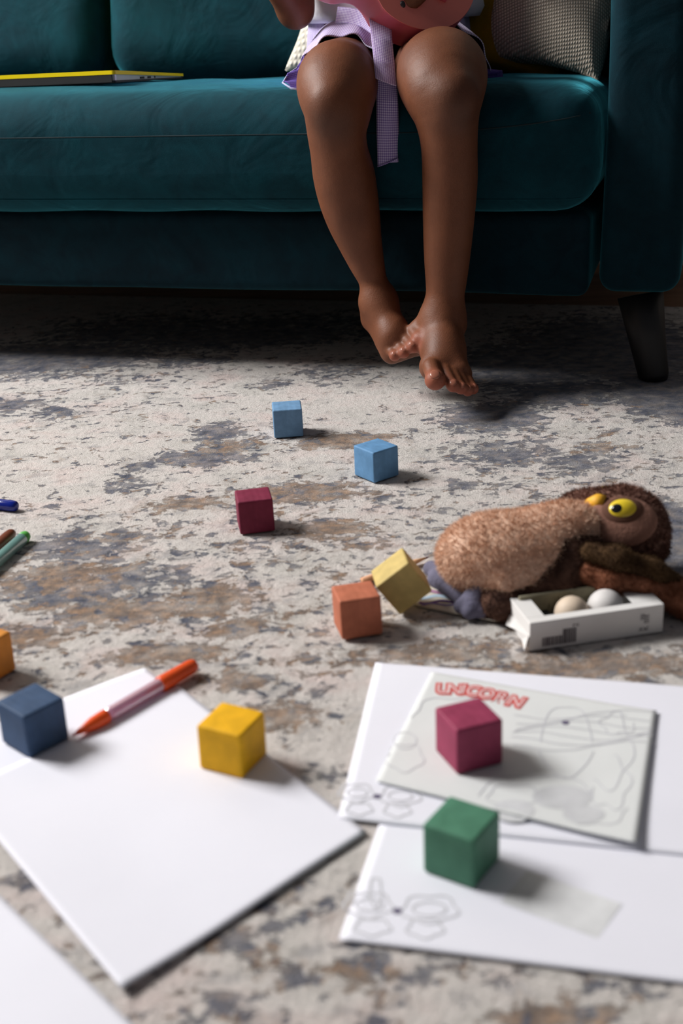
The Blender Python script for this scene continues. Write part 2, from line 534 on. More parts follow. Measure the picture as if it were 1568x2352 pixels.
DARK = [(100, 822, 190, 26, 1.3), (420, 830, 130, 12, .7), (330, 760, 200, 30, .9), (650, 750, 180, 22, .9), (780, 850, 90, 25, .6), (640, 880, 60, 14, .5),
        (1180, 840, 110, 40, 1.3), (1400, 800, 160, 50, 1.7), (1530, 900, 90, 45, 1.6), (1130, 955, 80, 26, 1.4), (1290, 900, 120, 28, 1.0), (560, 770, 260, 22, 1.1),  # right-hand slate blotches deepened: rug pattern plus painted shadow of arm and child
        (1160, 1040, 120, 30, .75), (1330, 1060, 90, 25, .75), (1060, 1110, 60, 20, .5), (120, 945, 60, 14, .7), (20, 930, 60, 18, .8), (300, 870, 120, 14, .5),
        (505, 1000, 50, 22, .9), (480, 1050, 100, 18, .9), (330, 1070, 50, 16, .7), (290, 1110, 60, 14, .7), (880, 1145, 40, 14, .6),
        (650, 1130, 60, 12, .6), (190, 1250, 130, 35, .8), (330, 1330, 120, 30, .75), (150, 1370, 110, 30, .85), (430, 1280, 60, 20, .5),
        (1545, 1210, 50, 45, 1.8), (1530, 1300, 50, 30, 1.5), (640, 1590, 60, 15, .6), (740, 1770, 50, 18, .6), (640, 2060, 60, 20, .6), (560, 2150, 70, 22, .7), (840, 2200, 60, 20, .7), (720, 2100, 40, 20, .6), (520, 2300, 50, 25, .7),
        (1130, 2260, 60, 16, .6), (1440, 2260, 60, 14, .6), (40, 2020, 60, 20, .7), (350, 2290, 50, 16, .6)]
BROWN = [(790, 1010, 90, 12, 1.2), (520, 1030, 60, 20, 1.0), (700, 1130, 110, 18, 1.1), (430, 1155, 90, 12, 1.0), (260, 1235, 100, 18, .9),
         (150, 1330, 130, 40, 1.1), (280, 1400, 130, 30, 1.1), (480, 1380, 110, 35, .9), (560, 1440, 90, 20, .9), (350, 1500, 90, 22, 1.0), (450, 1500, 60, 20, .9),
         (760, 1215, 80, 20, 1.0), (1380, 1025, 60, 10, .8), (60, 1460, 90, 30, .9), (1000, 1500, 260, 26, .8), (1380, 1530, 220, 26, 1.0),
         (640, 1640, 90, 30, .8), (560, 1560, 120, 25, .7), (840, 1250, 80, 14, .6), (100, 1050, 120, 10, .3), (650, 1000, 90, 25, .3),
         (830, 2230, 90, 30, .8), (1250, 2330, 120, 30, .9), (420, 2180, 40, 15, .7), (600, 2080, 60, 20, .6), (920, 1420, 120, 20, .4)]
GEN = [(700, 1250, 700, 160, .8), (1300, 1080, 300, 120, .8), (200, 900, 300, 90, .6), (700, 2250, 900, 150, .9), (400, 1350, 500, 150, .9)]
nx_, ny_ = 300, 270
gx = np.linspace(-2.0, .85, nx_); gy = np.linspace(-1.7, .5, ny_)
V = []; 
GX, GY = np.meshgrid(gx, gy, indexing='ij')
WXr = OX + ex.x * GX + ey.x * GY; WYr = OY + ex.y * GX + ey.y * GY
P = np.stack([WXr.ravel(), WYr.ravel()], 1)
hz = [0.0006 * noise.noise(Vector((x * 40, y * 40, 0))) + .0004 * noise.noise(Vector((x * 110, y * 110, 5))) - .0008 for x, y in P]
V = [(P[i, 0], P[i, 1], hz[i]) for i in range(len(P))]
F = [(i * ny_ + j, (i + 1) * ny_ + j, (i + 1) * ny_ + j + 1, i * ny_ + j + 1) for i in range(nx_ - 1) for j in range(ny_ - 1)]
# skirt
per = [i * ny_ for i in range(nx_)] + [(nx_ - 1) * ny_ + j for j in range(1, ny_)] + [i * ny_ + ny_ - 1 for i in range(nx_ - 2, -1, -1)] + [j for j in range(ny_ - 2, 0, -1)]
b0 = len(V); V += [(V[i][0], V[i][1], -.0115) for i in per]
for a_ in range(len(per)):
    b_ = (a_ + 1) % len(per); F.append((per[a_], b0 + a_, b0 + b_, per[b_]))
F.append(tuple(b0 + i for i in reversed(range(len(per)))))
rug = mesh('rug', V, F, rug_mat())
PP = np.array([(v[0], v[1]) for v in V])
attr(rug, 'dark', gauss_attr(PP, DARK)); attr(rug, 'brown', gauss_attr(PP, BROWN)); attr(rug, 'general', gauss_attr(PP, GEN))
tag(rug, 'cream abstract rug with slate blue and brown distressed blotches under everything', 'rug')

# ------------------------------------------------------------------ sofa
sofa = empty('sofa', sf(-.8, .45, -0.0))
tag(sofa, 'teal velvet sofa with rounded arm and black tapered leg', 'sofa')
SM = Matrix.Translation(sofa.location)
def spart(name, V, F, mat, par=None):
    o = mesh(name, V, F, mat, par or sofa); o.matrix_parent_inverse = SM.inverted(); return o

XL = -1.75
# body capsules used both for the figure and for the dents it makes in the cushion
hipA, hipB = Vector((.062, 2.30, .458)), Vector((.165, 2.29, .458))
knA, knB = atY(775, 190, 1.965), atY(1014, 172, 1.945)
THIGH = [(hipA, knA, .062, .0515), (hipB, knB, .064, .0575)]

def wr(p, s, a):  # gentle wrinkle
    return a * noise.noise(Vector((p.x * s, p.y * s, p.z * s)))

def cushion_fn(w_, d_, h_, bul, seed, amp=.004, cen=None):
    def fn(v):
        x, y, z = v
        tx, ty, tz = x / (w_ / 2), y / (d_ / 2), z / (h_ / 2)
        k = (1 - tx ** 4)
        out = Vector((x, y + ty * .35 * bul * k * (1 - tz * tz), z + tz * bul * k * (1 - ty * ty)))
        q = Vector((x * 6 + seed, y * 6, z * 6))
        out += Vector((0, amp * noise.noise(q), amp * noise.noise(q * 1.4 + Vector((3, 3, 3)))))
        return out
    return fn

# base
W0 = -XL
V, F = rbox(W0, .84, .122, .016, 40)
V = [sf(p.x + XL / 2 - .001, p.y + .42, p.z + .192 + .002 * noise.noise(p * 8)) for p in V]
spart('base', V, F, M_teal_base_shaded)
# seat cushion
CW, CD, CH = 1.755, .60, .176
cfn = cushion_fn(CW, CD, CH, .010, 2.0, .0035)
V, F = rbox(CW, CD, CH, .062, 110)
out = []
for p in V:
    p = cfn(p)
    # gentle slope down to the back
    zz = p.z + .342 - max(0, (p.y + .2)) * .058
    # right end: full round bulge
    q = sf(p.x - CW / 2 + .012, p.y + CD / 2 - .040, zz)
    if p.z > 0.0:
        for a, b, ra, rb in THIGH + [(hipA, hipB, .088, .088)]:
            a2, b2 = Vector((a.x, a.y)), Vector((b.x, b.y)); d = b2 - a2
            t = max(0, min(1, (Vector((q.x, q.y)) - a2).dot(d) / d.length_squared))
            c2 = a2 + d * t; r = (ra + (rb - ra) * t); dist = (Vector((q.x, q.y)) - c2).length
            cz = a.z + (b.z - a.z) * t
            if dist < r * 1.9:
                if dist < r * .98: low = cz - math.sqrt(r * r - dist * dist) - .004
                else: low = cz + (dist - r * .98) * .9 - .01
                if q.z > low: q.z = max(low, .30)
    out.append(q)
seat = spart('seat_cushion', out, F, M_teal)
# seam along the cushion front, traced on the cushion surface
dg = bpy.context.evaluated_depsgraph_get(); dg.update()
from mathutils.bvhtree import BVHTree
bv = BVHTree.FromPolygons([tuple(v) for v in out], F)
seam = []
for i in range(120):
    s = -1.74 + i * (1.74 + .012) / 119
    z0 = .372 + (.022 * max(0, (s + .25) / .26) ** 2)
    o_ = sf(s, -.3, z0); hit = bv.ray_cast(o_, ey)
    if hit[0] is not None and hit[3] < .45: seam.append(hit[0] - hit[1] * .0004)
V, F = tube(seam, .0011, 6)
spart('seam', V, F, plain('dark_teal_seam_thread', (.002, .016, .022, 1), .9), seat)
lseam = []
for i in range(120):
    s = -1.74 + i * 1.74 / 119
    hit = bv.ray_cast(sf(s, -.3, .277), ey)
    if hit[0] is not None and hit[3] < .45: lseam.append(hit[0] - hit[1] * .0002)
V, F = tube(lseam, .0018, 6)
spart('seam', V, F, M_teal, seat)
# back cushions (leaning back)
def back_cush(x0, x1, seed):
    w_ = x1 - x0 - .006
    V, F = rbox(w_, .17, .50, .06, 34, cushion_fn(w_, .17, .50, .008, seed, .010))
    R = Matrix.Rotation(-.16, 3, 'X')
    V = [R @ Vector((p.x, p.y + wr(p, 9, .006), p.z)) for p in V]
    V = [sf(p.x + (x0 + x1) / 2, p.y + .575, p.z + .655) for p in V]
    return spart('back_cushion', V, F, M_teal)
gg = ray(247, 95); nn0 = Vector((-ex.y, ex.x, 0)); tt = (sf(0, .50, 0) - CAM).dot(nn0) / gg.dot(nn0); gap = (CAM + gg * tt - Vector((OX, OY, 0))).dot(ex)
back_cush(gap, .008, 1.3); back_cush(gap - .72, gap, 7.7)
# back frame
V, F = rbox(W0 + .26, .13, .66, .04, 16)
spart('back_frame', [sf(p.x + XL / 2, p.y + .78, p.z + .47) for p in V], F, M_teal_base_shaded)
# arms
def arm(x0, x1):
    V, F = rbox(x1 - x0, .86, .50, .026, 14)
    o = [sf(p.x + (x0 + x1) / 2 + (.006 * math.sin((p.z + .25) * 5)) * (1 if x0 > -1 else -1), p.y + .428 + .001 * noise.noise(p * 9), p.z + .386) for p in V]
    return spart('arm', o, F, M_teal_arm_shaded)
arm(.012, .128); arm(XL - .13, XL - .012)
# legs
def sleg(top, bot):
    V, F = tube([top, top.lerp(bot, .5), bot + Vector((0, 0, .004)), bot], [.034, .0275, .0225, .021], 24)
    return spart('leg', V, F, M_black)
b_ = at(1500, 868, .001)
sleg(atY(1470, 676, b_.y + .03), b_)
for (x, y) in ((XL - .02, .08), (.06, .78), (XL - .02, .78)):
    sleg(sf(x, y, .145), sf(x + (.03 if x > -.5 else -.02 if x < -1 else 0), y, .001))

# pillows ---------------------------------------------------------
def pillow(name, cen, w_, h_, t_, R, mat, label, amp=.01):
    n = 44; V = []; F = []
    def prof(a, b):
        e = max(0, (1 - a ** 2)) ** .5 * max(0, (1 - b ** 2)) ** .5
        return e ** .75
    for side in (1, -1):
        for i in range(n + 1):
            for j in range(n + 1):
                a = -1 + 2 * i / n; b = -1 + 2 * j / n
                pin = 1 - .07 * (1 - a * a) * abs(b) ** 3; pin2 = 1 - .07 * (1 - b * b) * abs(a) ** 3
                z = side * (t_ / 2 * prof(a, b) + .0012)
                wv_ = amp * noise.noise(Vector((a * 2.2 + side, b * 2.2, t_ * 9))) * prof(a, b)
                # corner creases
                cr2 = .006 * math.sin(9 * (a + b)) * (abs(a * b) ** 2)
                V.append(Vector((a * w_ / 2 * pin2, z + (wv_ + cr2) * side, b * h_ / 2 * pin)))
    m1 = (n + 1) ** 2
    for i in range(n):
        for j in range(n):
            q = (i * (n + 1) + j, (i + 1) * (n + 1) + j, (i + 1) * (n + 1) + j + 1, i * (n + 1) + j + 1)
            F.append(tuple(reversed(q))); F.append(tuple(m1 + k for k in q))
    bd = [i * (n + 1) for i in range(n + 1)] + [n * (n + 1) + j for j in range(1, n + 1)] + [i * (n + 1) + n for i in range(n - 1, -1, -1)] + [j for j in range(n - 1, 0, -1)]
    for k in range(len(bd)):
        k2 = (k + 1) % len(bd); F.append((bd[k], bd[k2], m1 + bd[k2], m1 + bd[k]))
    V = [cen + R @ p for p in V]
    o = mesh(name, V, F, mat); tag(o, label, 'cushion'); return o

Rz = lambda a: Matrix.Rotation(a, 3, 'Z')
Rxm = lambda a: Matrix.Rotation(a, 3, 'X')
Rym = lambda a: Matrix.Rotation(a, 3, 'Y')
pillow('throw_pillow', Vector((.392, 2.285, .590)), .225, .35, .11, Rz(YAW - .40) @ Rxm(-.25) @ Rym(.10), M_cream, 'cream waffle weave throw pillow in the corner against the sofa arm')
pillow('throw_pillow', Vector((.262, 2.375, .585)), .34, .34, .10, Rz(YAW + .05) @ Rxm(-.30) @ Rym(.15), M_mustard, 'mustard yellow velvet throw pillow tucked between the child and the cream pillow')
pillow('throw_pillow', atY(672, 158, 2.375) + Vector((.2, .02, .115)), .35, .35, .11, Rz(YAW) @ Rxm(-.22) @ Rym(.26), M_white_pillow, 'off white throw pillow behind the seated child')

# ------------------------------------------------------------------ laptop on the sofa
def laptop():
    cz = .4415
    c0 = atY(264, 190, 2.185)          # near corner, bottom
    a = math.radians(180 - 22)         # rear edge runs left and a little away
    d1 = Vector((math.cos(a), math.sin(a), 0)); b = math.radians(62)
    d2 = Vector((math.cos(b), math.sin(b), 0))
    nrm = Vector((.0, .057, 1)).normalized()
    d1 = (d1 - nrm * d1.dot(nrm)).normalized(); d2 = nrm.cross(d1) * -1
    if d2.y < 0: d2 = -d2
    t = empty('laptop', c0); tag(t, 'closed laptop in a bright yellow shell lying on the sofa seat', 'laptop')
    L, D = .325, .227
    def slab(zb0, zt0, zb1, zt1, off, r=.006, n=40):
        # wedge slab, rounded rectangle outline; z interpolated along D
        out = []
        for (cx, cy, a0) in ((L - r + off, D - r + off, 0), (r - off, D - r + off, 90), (r - off, r - off, 180), (L - r + off, r - off, 270)):
            for k in range(7):
                th = math.radians(a0 + k * 15); out.append((cx + r * math.cos(th), cy + r * math.sin(th)))
        V = []
        for lv in range(2):
            for (x, y) in out:
                f = max(0, min(1, y / D)); z = (zb0 + (zb1 - zb0) * f) if lv == 0 else (zt0 + (zt1 - zt0) * f)
                V.append(c0 + d1 * x + d2 * y + nrm * z)
        m_ = len(out)
        F = [tuple(reversed(range(m_))), tuple(range(m_, 2 * m_))] + [(k, (k + 1) % m_, m_ + (k + 1) % m_, m_ + k) for k in range(m_)]
        return V, F
    def add(nm, vf, mat, par=t):
        o = mesh(nm, *vf, mat, par, False); o.matrix_parent_inverse = Matrix.Translation(c0).inverted(); return o
    yel = plain('yellow_plastic_shell', srgb(250, 222, 0), .35, .02)
    sil = plain('silver_aluminium', (.55, .56, .58, 1), .35, .03, Metallic=.6)
    blk = plain('black_plastic', (.012, .012, .014, 1), .5)
    add('lid', slab(.0125, .0185, .0035, .0075, .003), yel)
    body = add('body', slab(.0015, .0125, .0015, .0040, 0), sil)
    add('bottom_shell', slab(.0, .0035, .0, .0022, .002), blk)
    # black hinge strip along the rear edge
    V = [c0 + d1 * x - d2 * y + nrm * z for (x, y, z) in ((.004, .0026, .001), (.325, .0026, .001), (.325, .0026, .0125), (.004, .0026, .0125), (.004, -.003, .001), (.325, -.003, .001), (.325, -.003, .0125), (.004, -.003, .0125))]
    add('hinge_strip', (V, [(0, 1, 2, 3), (7, 6, 5, 4), (0, 3, 7, 4), (1, 5, 6, 2), (3, 2, 6, 7), (0, 4, 5, 1)]), blk)
    for y0, y1 in ((.080, .094), (.105, .116), (.128, .131)):
        V = [c0 - d1 * .0006 + d2 * y + nrm * z for (y, z) in ((y0, .0035), (y1, .0035), (y1, .0068), (y0, .0068))]
        V += [v + d1 * .002 for v in V]
        add('port', (V, [(0, 1, 2, 3), (7, 6, 5, 4), (0, 4, 5, 1), (1, 5, 6, 2), (2, 6, 7, 3), (3, 7, 4, 0)]), blk, body)
laptop()

# ------------------------------------------------------------------ child
def build_child():
    per = empty('person', (.115, 2.28, .45))
    tag(per, 'seated barefoot child in lilac gingham shorts and white top holding a pink ukulele', 'person')
    PM = Matrix.Translation(per.location).inverted()
    P = atY
    xs = np.arange(-.22, .37, .0021)
    ys = np.concatenate([np.arange(1.70, 2.02, .0021), np.arange(2.02, 2.44, .003)])
    zs = np.concatenate([np.arange(.0, .16, .0016), np.arange(.16, .56, .0026), np.arange(.56, 1.06, .0035)])
    f = Field(xs, ys, zs, .02)
    # torso, neck, head
    pel = Vector((.114, 2.295, .50))
    f.ell(pel, (.118, .085, .075)); f.ell(Vector((.114, 2.305, .60)), (.098, .068, .10), k=.05)
    f.ell(Vector((.114, 2.31, .72)), (.112, .072, .10), k=.05)
    f.cone(Vector((.02, 2.305, .775)), Vector((.21, 2.305, .775)), .036, .036, .04)
    nk = Vector((.114, 2.30, .80)); f.cone(nk, Vector((.114, 2.29, .87)), .033, .03, .03)
    hc = Vector((.114, 2.265, .945))
    f.ell(hc, (.066, .078, .085), k=.02); f.ell(hc + Vector((0, -.018, -.045)), (.048, .055, .045), k=.03)
    f.cone(hc + Vector((0, -.075, .0)), hc + Vector((0, -.088, -.018)), .007, .012, .012)
    for s in (-1, 1):
        f.ell(hc + Vector((s * .067, .008, -.005)), (.009, .016, .024), k=.008)
        f.ell(hc + Vector((s * .028, -.074, .006)), (.016, .012, .011), k=.008, sub=True)
        f.ell(hc + Vector((s * .04, -.055, -.03)), (.022, .02, .02), k=.02)
    f.cone(hc + Vector((-.018, -.071, -.045)), hc + Vector((.018, -.071, -.045)), .006, .006, .008)
    # thighs
    for (a, b, ra, rb) in THIGH: f.cone(a, b, ra, rb, .03)
    # ---- leg A (picture left): knee, shin, calf, ankle
    f.chain([(775, 190, 1.965, .0515), (773, 215, 1.938, .0520), (775, 250, 1.928, .0475), (773, 300, 1.926, .0418), (779, 350, 1.930, .0408), (789, 400, 1.936, .0440), (799, 450, 1.940, .0430),
             (811, 500, 1.942, .0390), (825, 550, 1.944, .0325), (841, 600, 1.945, .0262), (855, 640, 1.944, .0208), (863, 665, 1.942, .0186), (868, 690, 1.940, .0195)], .025)
    ankA = P(868, 690, 1.94)
    f.ell(P(760, 240, 1.893), (.020, .014, .022), k=.03)
    f.ell(P(851, 700, 1.945), (.0105, .011, .012), k=.014)
    f.ell(P(888, 688, 1.94), (.010, .011, .012), k=.014)
    # heel + foot A
    f.cone(ankA, P(860, 728, 1.965), .020, .018, .02)
    f.cone(ankA, P(905, 768, 1.905), .0215, .0230, .02)
    f.cone(P(862, 735, 1.955), P(897, 800, 1.90), .0165, .0165, .02)
    f.cone(P(905, 768, 1.905), P(933, 785, 1.895), .0215, .0150, .015)
    f.cone(P(900, 815, 1.895), P(960, 795, 1.893), .0135, .0135, .010)
    toesA = [((893, 800, 1.892), (906, 817, 1.868), .0078), ((912, 790, 1.889), (927, 809, 1.864), .0086),
             ((930, 775, 1.889), (947, 796, 1.862), .0092), ((947, 757, 1.890), (962, 778, 1.866), .0096), ((958, 752, 1.892), (982, 768, 1.895), .0125)]
    tips = []
    for a, b, r in toesA:
        A, B = P(*a), P(*b); f.cone(A, B, r * .90, r * .88, .004); f.ell(B, (r * 1.05, r * 1.05, r * 1.05), k=.003); tips.append((B, r))
    # ---- leg B (picture right)
    f.chain([(1014, 172, 1.945, .0575), (1018, 205, 1.908, .0560), (1024, 250, 1.895, .0465), (1029, 300, 1.892, .0408), (1032, 350, 1.893, .0388), (1033, 400, 1.896, .0388), (1032, 450, 1.897, .0380),
             (1030, 500, 1.897, .0365), (1028, 550, 1.896, .0347), (1026, 600, 1.894, .0323), (1024, 650, 1.892, .0292), (1020, 700, 1.889, .0262), (1017, 730, 1.888, .0258)], .025)
    ankB = P(1018, 722, 1.888)
    f.ell(P(1050, 225, 1.858), (.022, .016, .024), k=.03)
    f.ell(P(987, 738, 1.886), (.010, .012, .013), k=.016)
    f.ell(P(1052, 748, 1.889), (.010, .012, .013), k=.016)
    f.cone(ankB, P(1018, 775, 1.915), .023, .021, .02)
    f.cone(ankB, P(1020, 800, 1.850), .0245, .0245, .02)
    f.cone(P(1010, 790, 1.895), P(1000, 850, 1.830), .020, .0175, .02)
    f.cone(P(1020, 800, 1.850), P(1003, 845, 1.812), .0235, .0165, .02)
    f.cone(P(1022, 800, 1.850), P(1055, 850, 1.812), .0215, .0150, .02)
    f.cone(P(988, 842, 1.822), P(1066, 860, 1.822), .0150, .0115, .010)
    toesB = [((990, 842, 1.800), (999, 873, 1.772), .0140), ((1022, 850, 1.798), (1040, 886, 1.768), .0090),
             ((1040, 854, 1.800), (1059, 892, 1.770), .0085), ((1054, 855, 1.804), (1074, 897, 1.776), .0080), ((1068, 855, 1.810), (1086, 893, 1.784), .0078)]
    for a, b, r in toesB:
        A, B = P(*a), P(*b); f.cone(A, B, r * .88, r * .84, .004); f.ell(B, (r * 1.06, r * 1.03, r * 1.03), k=.003); tips.append((B, r))
    # ---- arm on the picture left
    shA = Vector((.0, 2.305, .765)); elA = P(678, 22, 2.205); wrA = Vector((-.115, 2.10, .66))
    f.cone(shA, elA, .033, .0275, .03); f.cone(elA, wrA, .0265, .0165, .012)
    # left hand on the ukulele neck
    f.ell(wrA + Vector((-.022, -.02, .018)), (.024, .016, .024), k=.012)
    hA = wrA + Vector((-.022, -.02, .018))
    for i in range(4):
        a = hA + Vector((-.012 + .010 * i - .008, -.012, .016 - .006 * i)); b = a + Vector((-.012, -.024, -.004)); c = b + Vector((.006, -.008, -.016))
        f.cone(a, b, .0065, .006, .004); f.cone(b, c, .006, .0052, .003)
    f.cone(hA + Vector((.012, -.004, -.006)), hA + Vector((.026, -.03, .0)), .008, .0065, .004)
    # ---- arm on the picture right, hand hanging over the sound hole
    shB = Vector((.228, 2.305, .765)); elB = Vector((.285, 2.235, .635)); wrB = Vector((.192, 2.07, .612))
    f.cone(shB, elB, .033, .027, .03); f.cone(elB, wrB, .026, .0165, .012)
    hB = Vector((.163, 2.035, .598)); f.cone(wrB, hB, .016, .018, .015); f.ell(hB, (.026, .013, .022), k=.01)
    fing = [((934, -45), (928, -14), (941, 12), .0062), ((948, -48), (945, -16), (953, 10), .0066), ((962, -46), (962, -18), (962, 4), .0062), ((976, -42), (976, -18), (972, -4), .0055)]
    for a, b, c, r in fing:
        A, B, Cc = P(a[0], a[1], 2.020), P(b[0], b[1], 2.002), P(c[0], c[1], 1.998)
        f.cone(hB, A, .009, r * 1.1, .006); f.cone(A, B, r * 1.08, r, .003); f.cone(B, Cc, r, r * .92, .003)
    f.cone(hB + Vector((-.004, -.004, .008)), P(915, -40, 2.01), .009, .0075, .005); f.cone(P(915, -40, 2.01), P(916, -18, 2.0), .0075, .0065, .003)
    V, F = f.mesh()
    o, V = np_mesh('body', V, F, M_skin, per, 2); o.matrix_parent_inverse = PM
    kn = np.zeros(len(V))
    for (p, r) in ((P(745, 270, 1.89), .030), (P(775, 280, 1.89), .028), (P(1050, 225, 1.845), .036), (P(1060, 265, 1.85), .030)):
        kn = np.maximum(kn, np.exp(-((V - np.array(p)) ** 2).sum(1) / (r * r)))
    attr(o, 'knee', kn)
    tp = np.zeros(len(V))
    for (p, r) in tips:
        q = np.array(p) + np.array((0, -.004, -.003))
        tp = np.maximum(tp, np.exp(-((V - q) ** 2).sum(1) / ((r * 1.25) ** 2)))
    attr(o, 'tip', np.clip(tp * 1.0, 0, .8))
    # toenails
    mn = plain('toenail', srgb(158, 98, 78), .3)
    for i, (B, r) in enumerate(tips):
        if i == 4: continue
        big = r > .013
        d = Vector((0, -.62, .78)) if not big else Vector((-.05, -.55, .83))
        c = B + d * r * .86
        z = d.normalized(); x = Vector((1, 0, 0)); y = z.cross(x).normalized()
        R = Matrix((x, y, z)).transposed()
        t = mesh('toenail', *ellipsoid(c, (r * .55, r * .58, r * .20), R, 16, 8), mn, o); t.matrix_parent_inverse = PM
    # hair, eyes
    g = Field(np.arange(.02, .21, .004), np.arange(2.17, 2.37, .004), np.arange(.86, 1.05, .004), .02)
    g.ell(hc + Vector((0, .012, .012)), (.076, .084, .088)); g.ell(hc + Vector((0, -.072, -.03)), (.055, .05, .066), k=.02, sub=True)
    for s in (-1, 1): g.ell(hc + Vector((s * .05, .03, .055)), (.032, .032, .032), k=.02)
    Vh, Fh = g.mesh(); ho, _ = np_mesh('hair', Vh, Fh, M_hair, per, 1); ho.matrix_parent_inverse = PM
    for s in (-1, 1):
        e = mesh('eye', *ellipsoid(hc + Vector((s * .028, -.064, .004)), (.010, .010, .010)), M_eye, o); e.matrix_parent_inverse = PM
        e2 = mesh('pupil', *ellipsoid(hc + Vector((s * .028, -.0715, .003)), (.005, .003, .005)), M_hair, e) if False else mesh('iris', *ellipsoid(hc + Vector((s * .028, -.0715, .003)), (.005, .003, .005)), M_hair, o)
        e2.matrix_parent_inverse = PM
    return per, PM, o


person, PM, body = build_child()


def grid_surf(fn, nu, nv, closed=False):
    V = []; F = []; UV = []
    for i in range(nu + (0 if closed else 1)):
        for j in range(nv + 1):
            p, uv = fn(i / nu, j / nv); V.append(p); UV.append(uv)
    n1 = nv + 1; cnt = nu if closed else nu
    for i in range(cnt):
        i2 = (i + 1) % nu if closed else i + 1
        for j in range(nv): F.append((i * n1 + j, i2 * n1 + j, i2 * n1 + j + 1, i * n1 + j + 1))
    return V, F, UV


def cloth(name, surfs, mat, parent, thick=.0014, mat2=None, PMx=None, flip=False):
    V, F, UV = [], [], []
    for v, f, uv in surfs:
        o = len(V); V += v; UV += uv; F += [tuple(i + o for i in (reversed(q) if flip else q)) for q in f]
    ob = mesh(name, V, F, mat, parent)
    if PMx is not None: ob.matrix_parent_inverse = PMx
    ul = ob.data.uv_layers.new(name='UVMap')
    for l in ob.data.loops: ul.data[l.index].uv = UV[l.vertex_index]
    if thick:
        if mat2: ob.data.materials.append(mat2)
        md = ob.modifiers.new('thickness', 'SOLIDIFY'); md.thickness = thick; md.offset = 0
        if mat2: md.material_offset = 1
    return ob


def lerp(a, b, t): return a + (b - a) * t


# shorts: each leg a flared tube round the thigh, closed by a hip part
def short_leg(hem_c, hem_r, top_c, top_r, hem_shape):
    ax = (hem_c - top_c).normalized()
    side = Vector((1, 0, 0)); side = (side - ax * side.dot(ax)).normalized(); up = side.cross(ax) * -1
    if up.z < 0: up = -up
    def fn(u, v):
        th = 2 * PI * u
        c = lerp(top_c, hem_c, v)
        rr = lerp(top_r, hem_r, v ** 1.3)
        ru, rs = hem_shape(th, v)
        fold = .0035 * math.sin(th * 9 + 3 * v) * v + .003 * math.sin(th * 5 + 1) * (1 - v)
        w_ = rr[0] * rs + fold; h_ = rr[1] * ru + fold
        p = c + side * (math.cos(th) * w_) + up * (math.sin(th) * h_)
        p += ax * (.010 * math.sin(th * 3 + 1) * v)
        return p, (th * .065, v * .2)
    return grid_surf(fn, 96, 26, True)


def shpA(th, v):
    left = max(0, math.cos(th - PI * 1.05)) ** 6
    return 1.0, 1.0 + (.10 * left) * v ** 2
def shpB(th, v):
    right = max(0, math.cos(th)) ** 4
    return 1.0 + .0 * v, 1.0 + .14 * right * v
hA = knA.lerp(hipA, .20); hB = knB.lerp(hipB, .30)
s1 = short_leg(hA, Vector((.0600, .0572, 0)), hipA + Vector((.004, .02, .002)), Vector((.076, .070, 0)), shpA)
s2 = short_leg(hB, Vector((.0690, .0660, 0)), hipB + Vector((-.002, .02, .002)), Vector((.080, .071, 0)), shpB)
def hipfn(u, v):
    th = 2 * PI * u; r = lerp(1.0, .94, v)
    p = Vector((.114 + math.cos(th) * (.134 * r + .004 * math.sin(th * 8)), 2.298 + math.sin(th) * (.094 * r + .004 * math.sin(th * 8)), lerp(.462, .528, v)))
    return p, (th * .11, v * .13)
s3 = grid_surf(hipfn, 96, 14, True)
shorts = cloth('shorts', [s1, s2, s3], M_ging, person, .0016, M_hem, PM)
shorts['label'] = 'lilac gingham shorts with a loose flared hem'


# ruffled hem flap spreading on the seat at the picture left, another at the right
def flap(pts_in, pts_out):
    def fn(u, v):
        n = len(pts_in) - 1; k = min(int(u * n), n - 1); t = u * n - k
        a = pts_in[k].lerp(pts_in[k + 1], t); b = pts_out[k].lerp(pts_out[k + 1], t)
        p = a.lerp(b, v); p.z += .003 * math.sin(u * 26) * v
        return p, (u * .09, v * .04)
    return grid_surf(fn, 30, 10)
fa = flap([atY(722, 108, 2.06), atY(698, 128, 2.03), atY(700, 155, 2.01), atY(700, 185, 2.00), atY(700, 212, 1.99)],
          [atY(716, 118, 2.04), atY(692, 150, 2.02), atY(662, 170, 2.005), atY(649, 190, 2.0), atY(690, 206, 1.985)])
fb = flap([atY(1090, 150, 2.02), atY(1100, 165, 2.02), atY(1105, 180, 2.03)], [atY(1135, 168, 2.06), atY(1152, 166, 2.07), atY(1154, 178, 2.07)])
hm = cloth('hem_flap', [fa], gingham('purple_gingham', 420, (128, 104, 196), (96, 72, 168), (70, 50, 140)), shorts, .0014, M_ging, PM, True)
hm['label'] = 'turned out purple underside of the hem'
hm2 = cloth('hem_flap', [fb], M_hem, shorts, .002, None, PM)
hm3_edge = [atY(716, 118, 2.04), atY(692, 150, 2.02), atY(662, 170, 2.005), atY(649, 190, 2.0), atY(668, 203, 1.99), atY(690, 206, 1.985)]
V, F = tube(hm3_edge, .0016, 8)
e_ = mesh('hem_edge', V, F, plain('pale_hem_edge', srgb(176, 178, 214), .9), shorts); e_.matrix_parent_inverse = PM


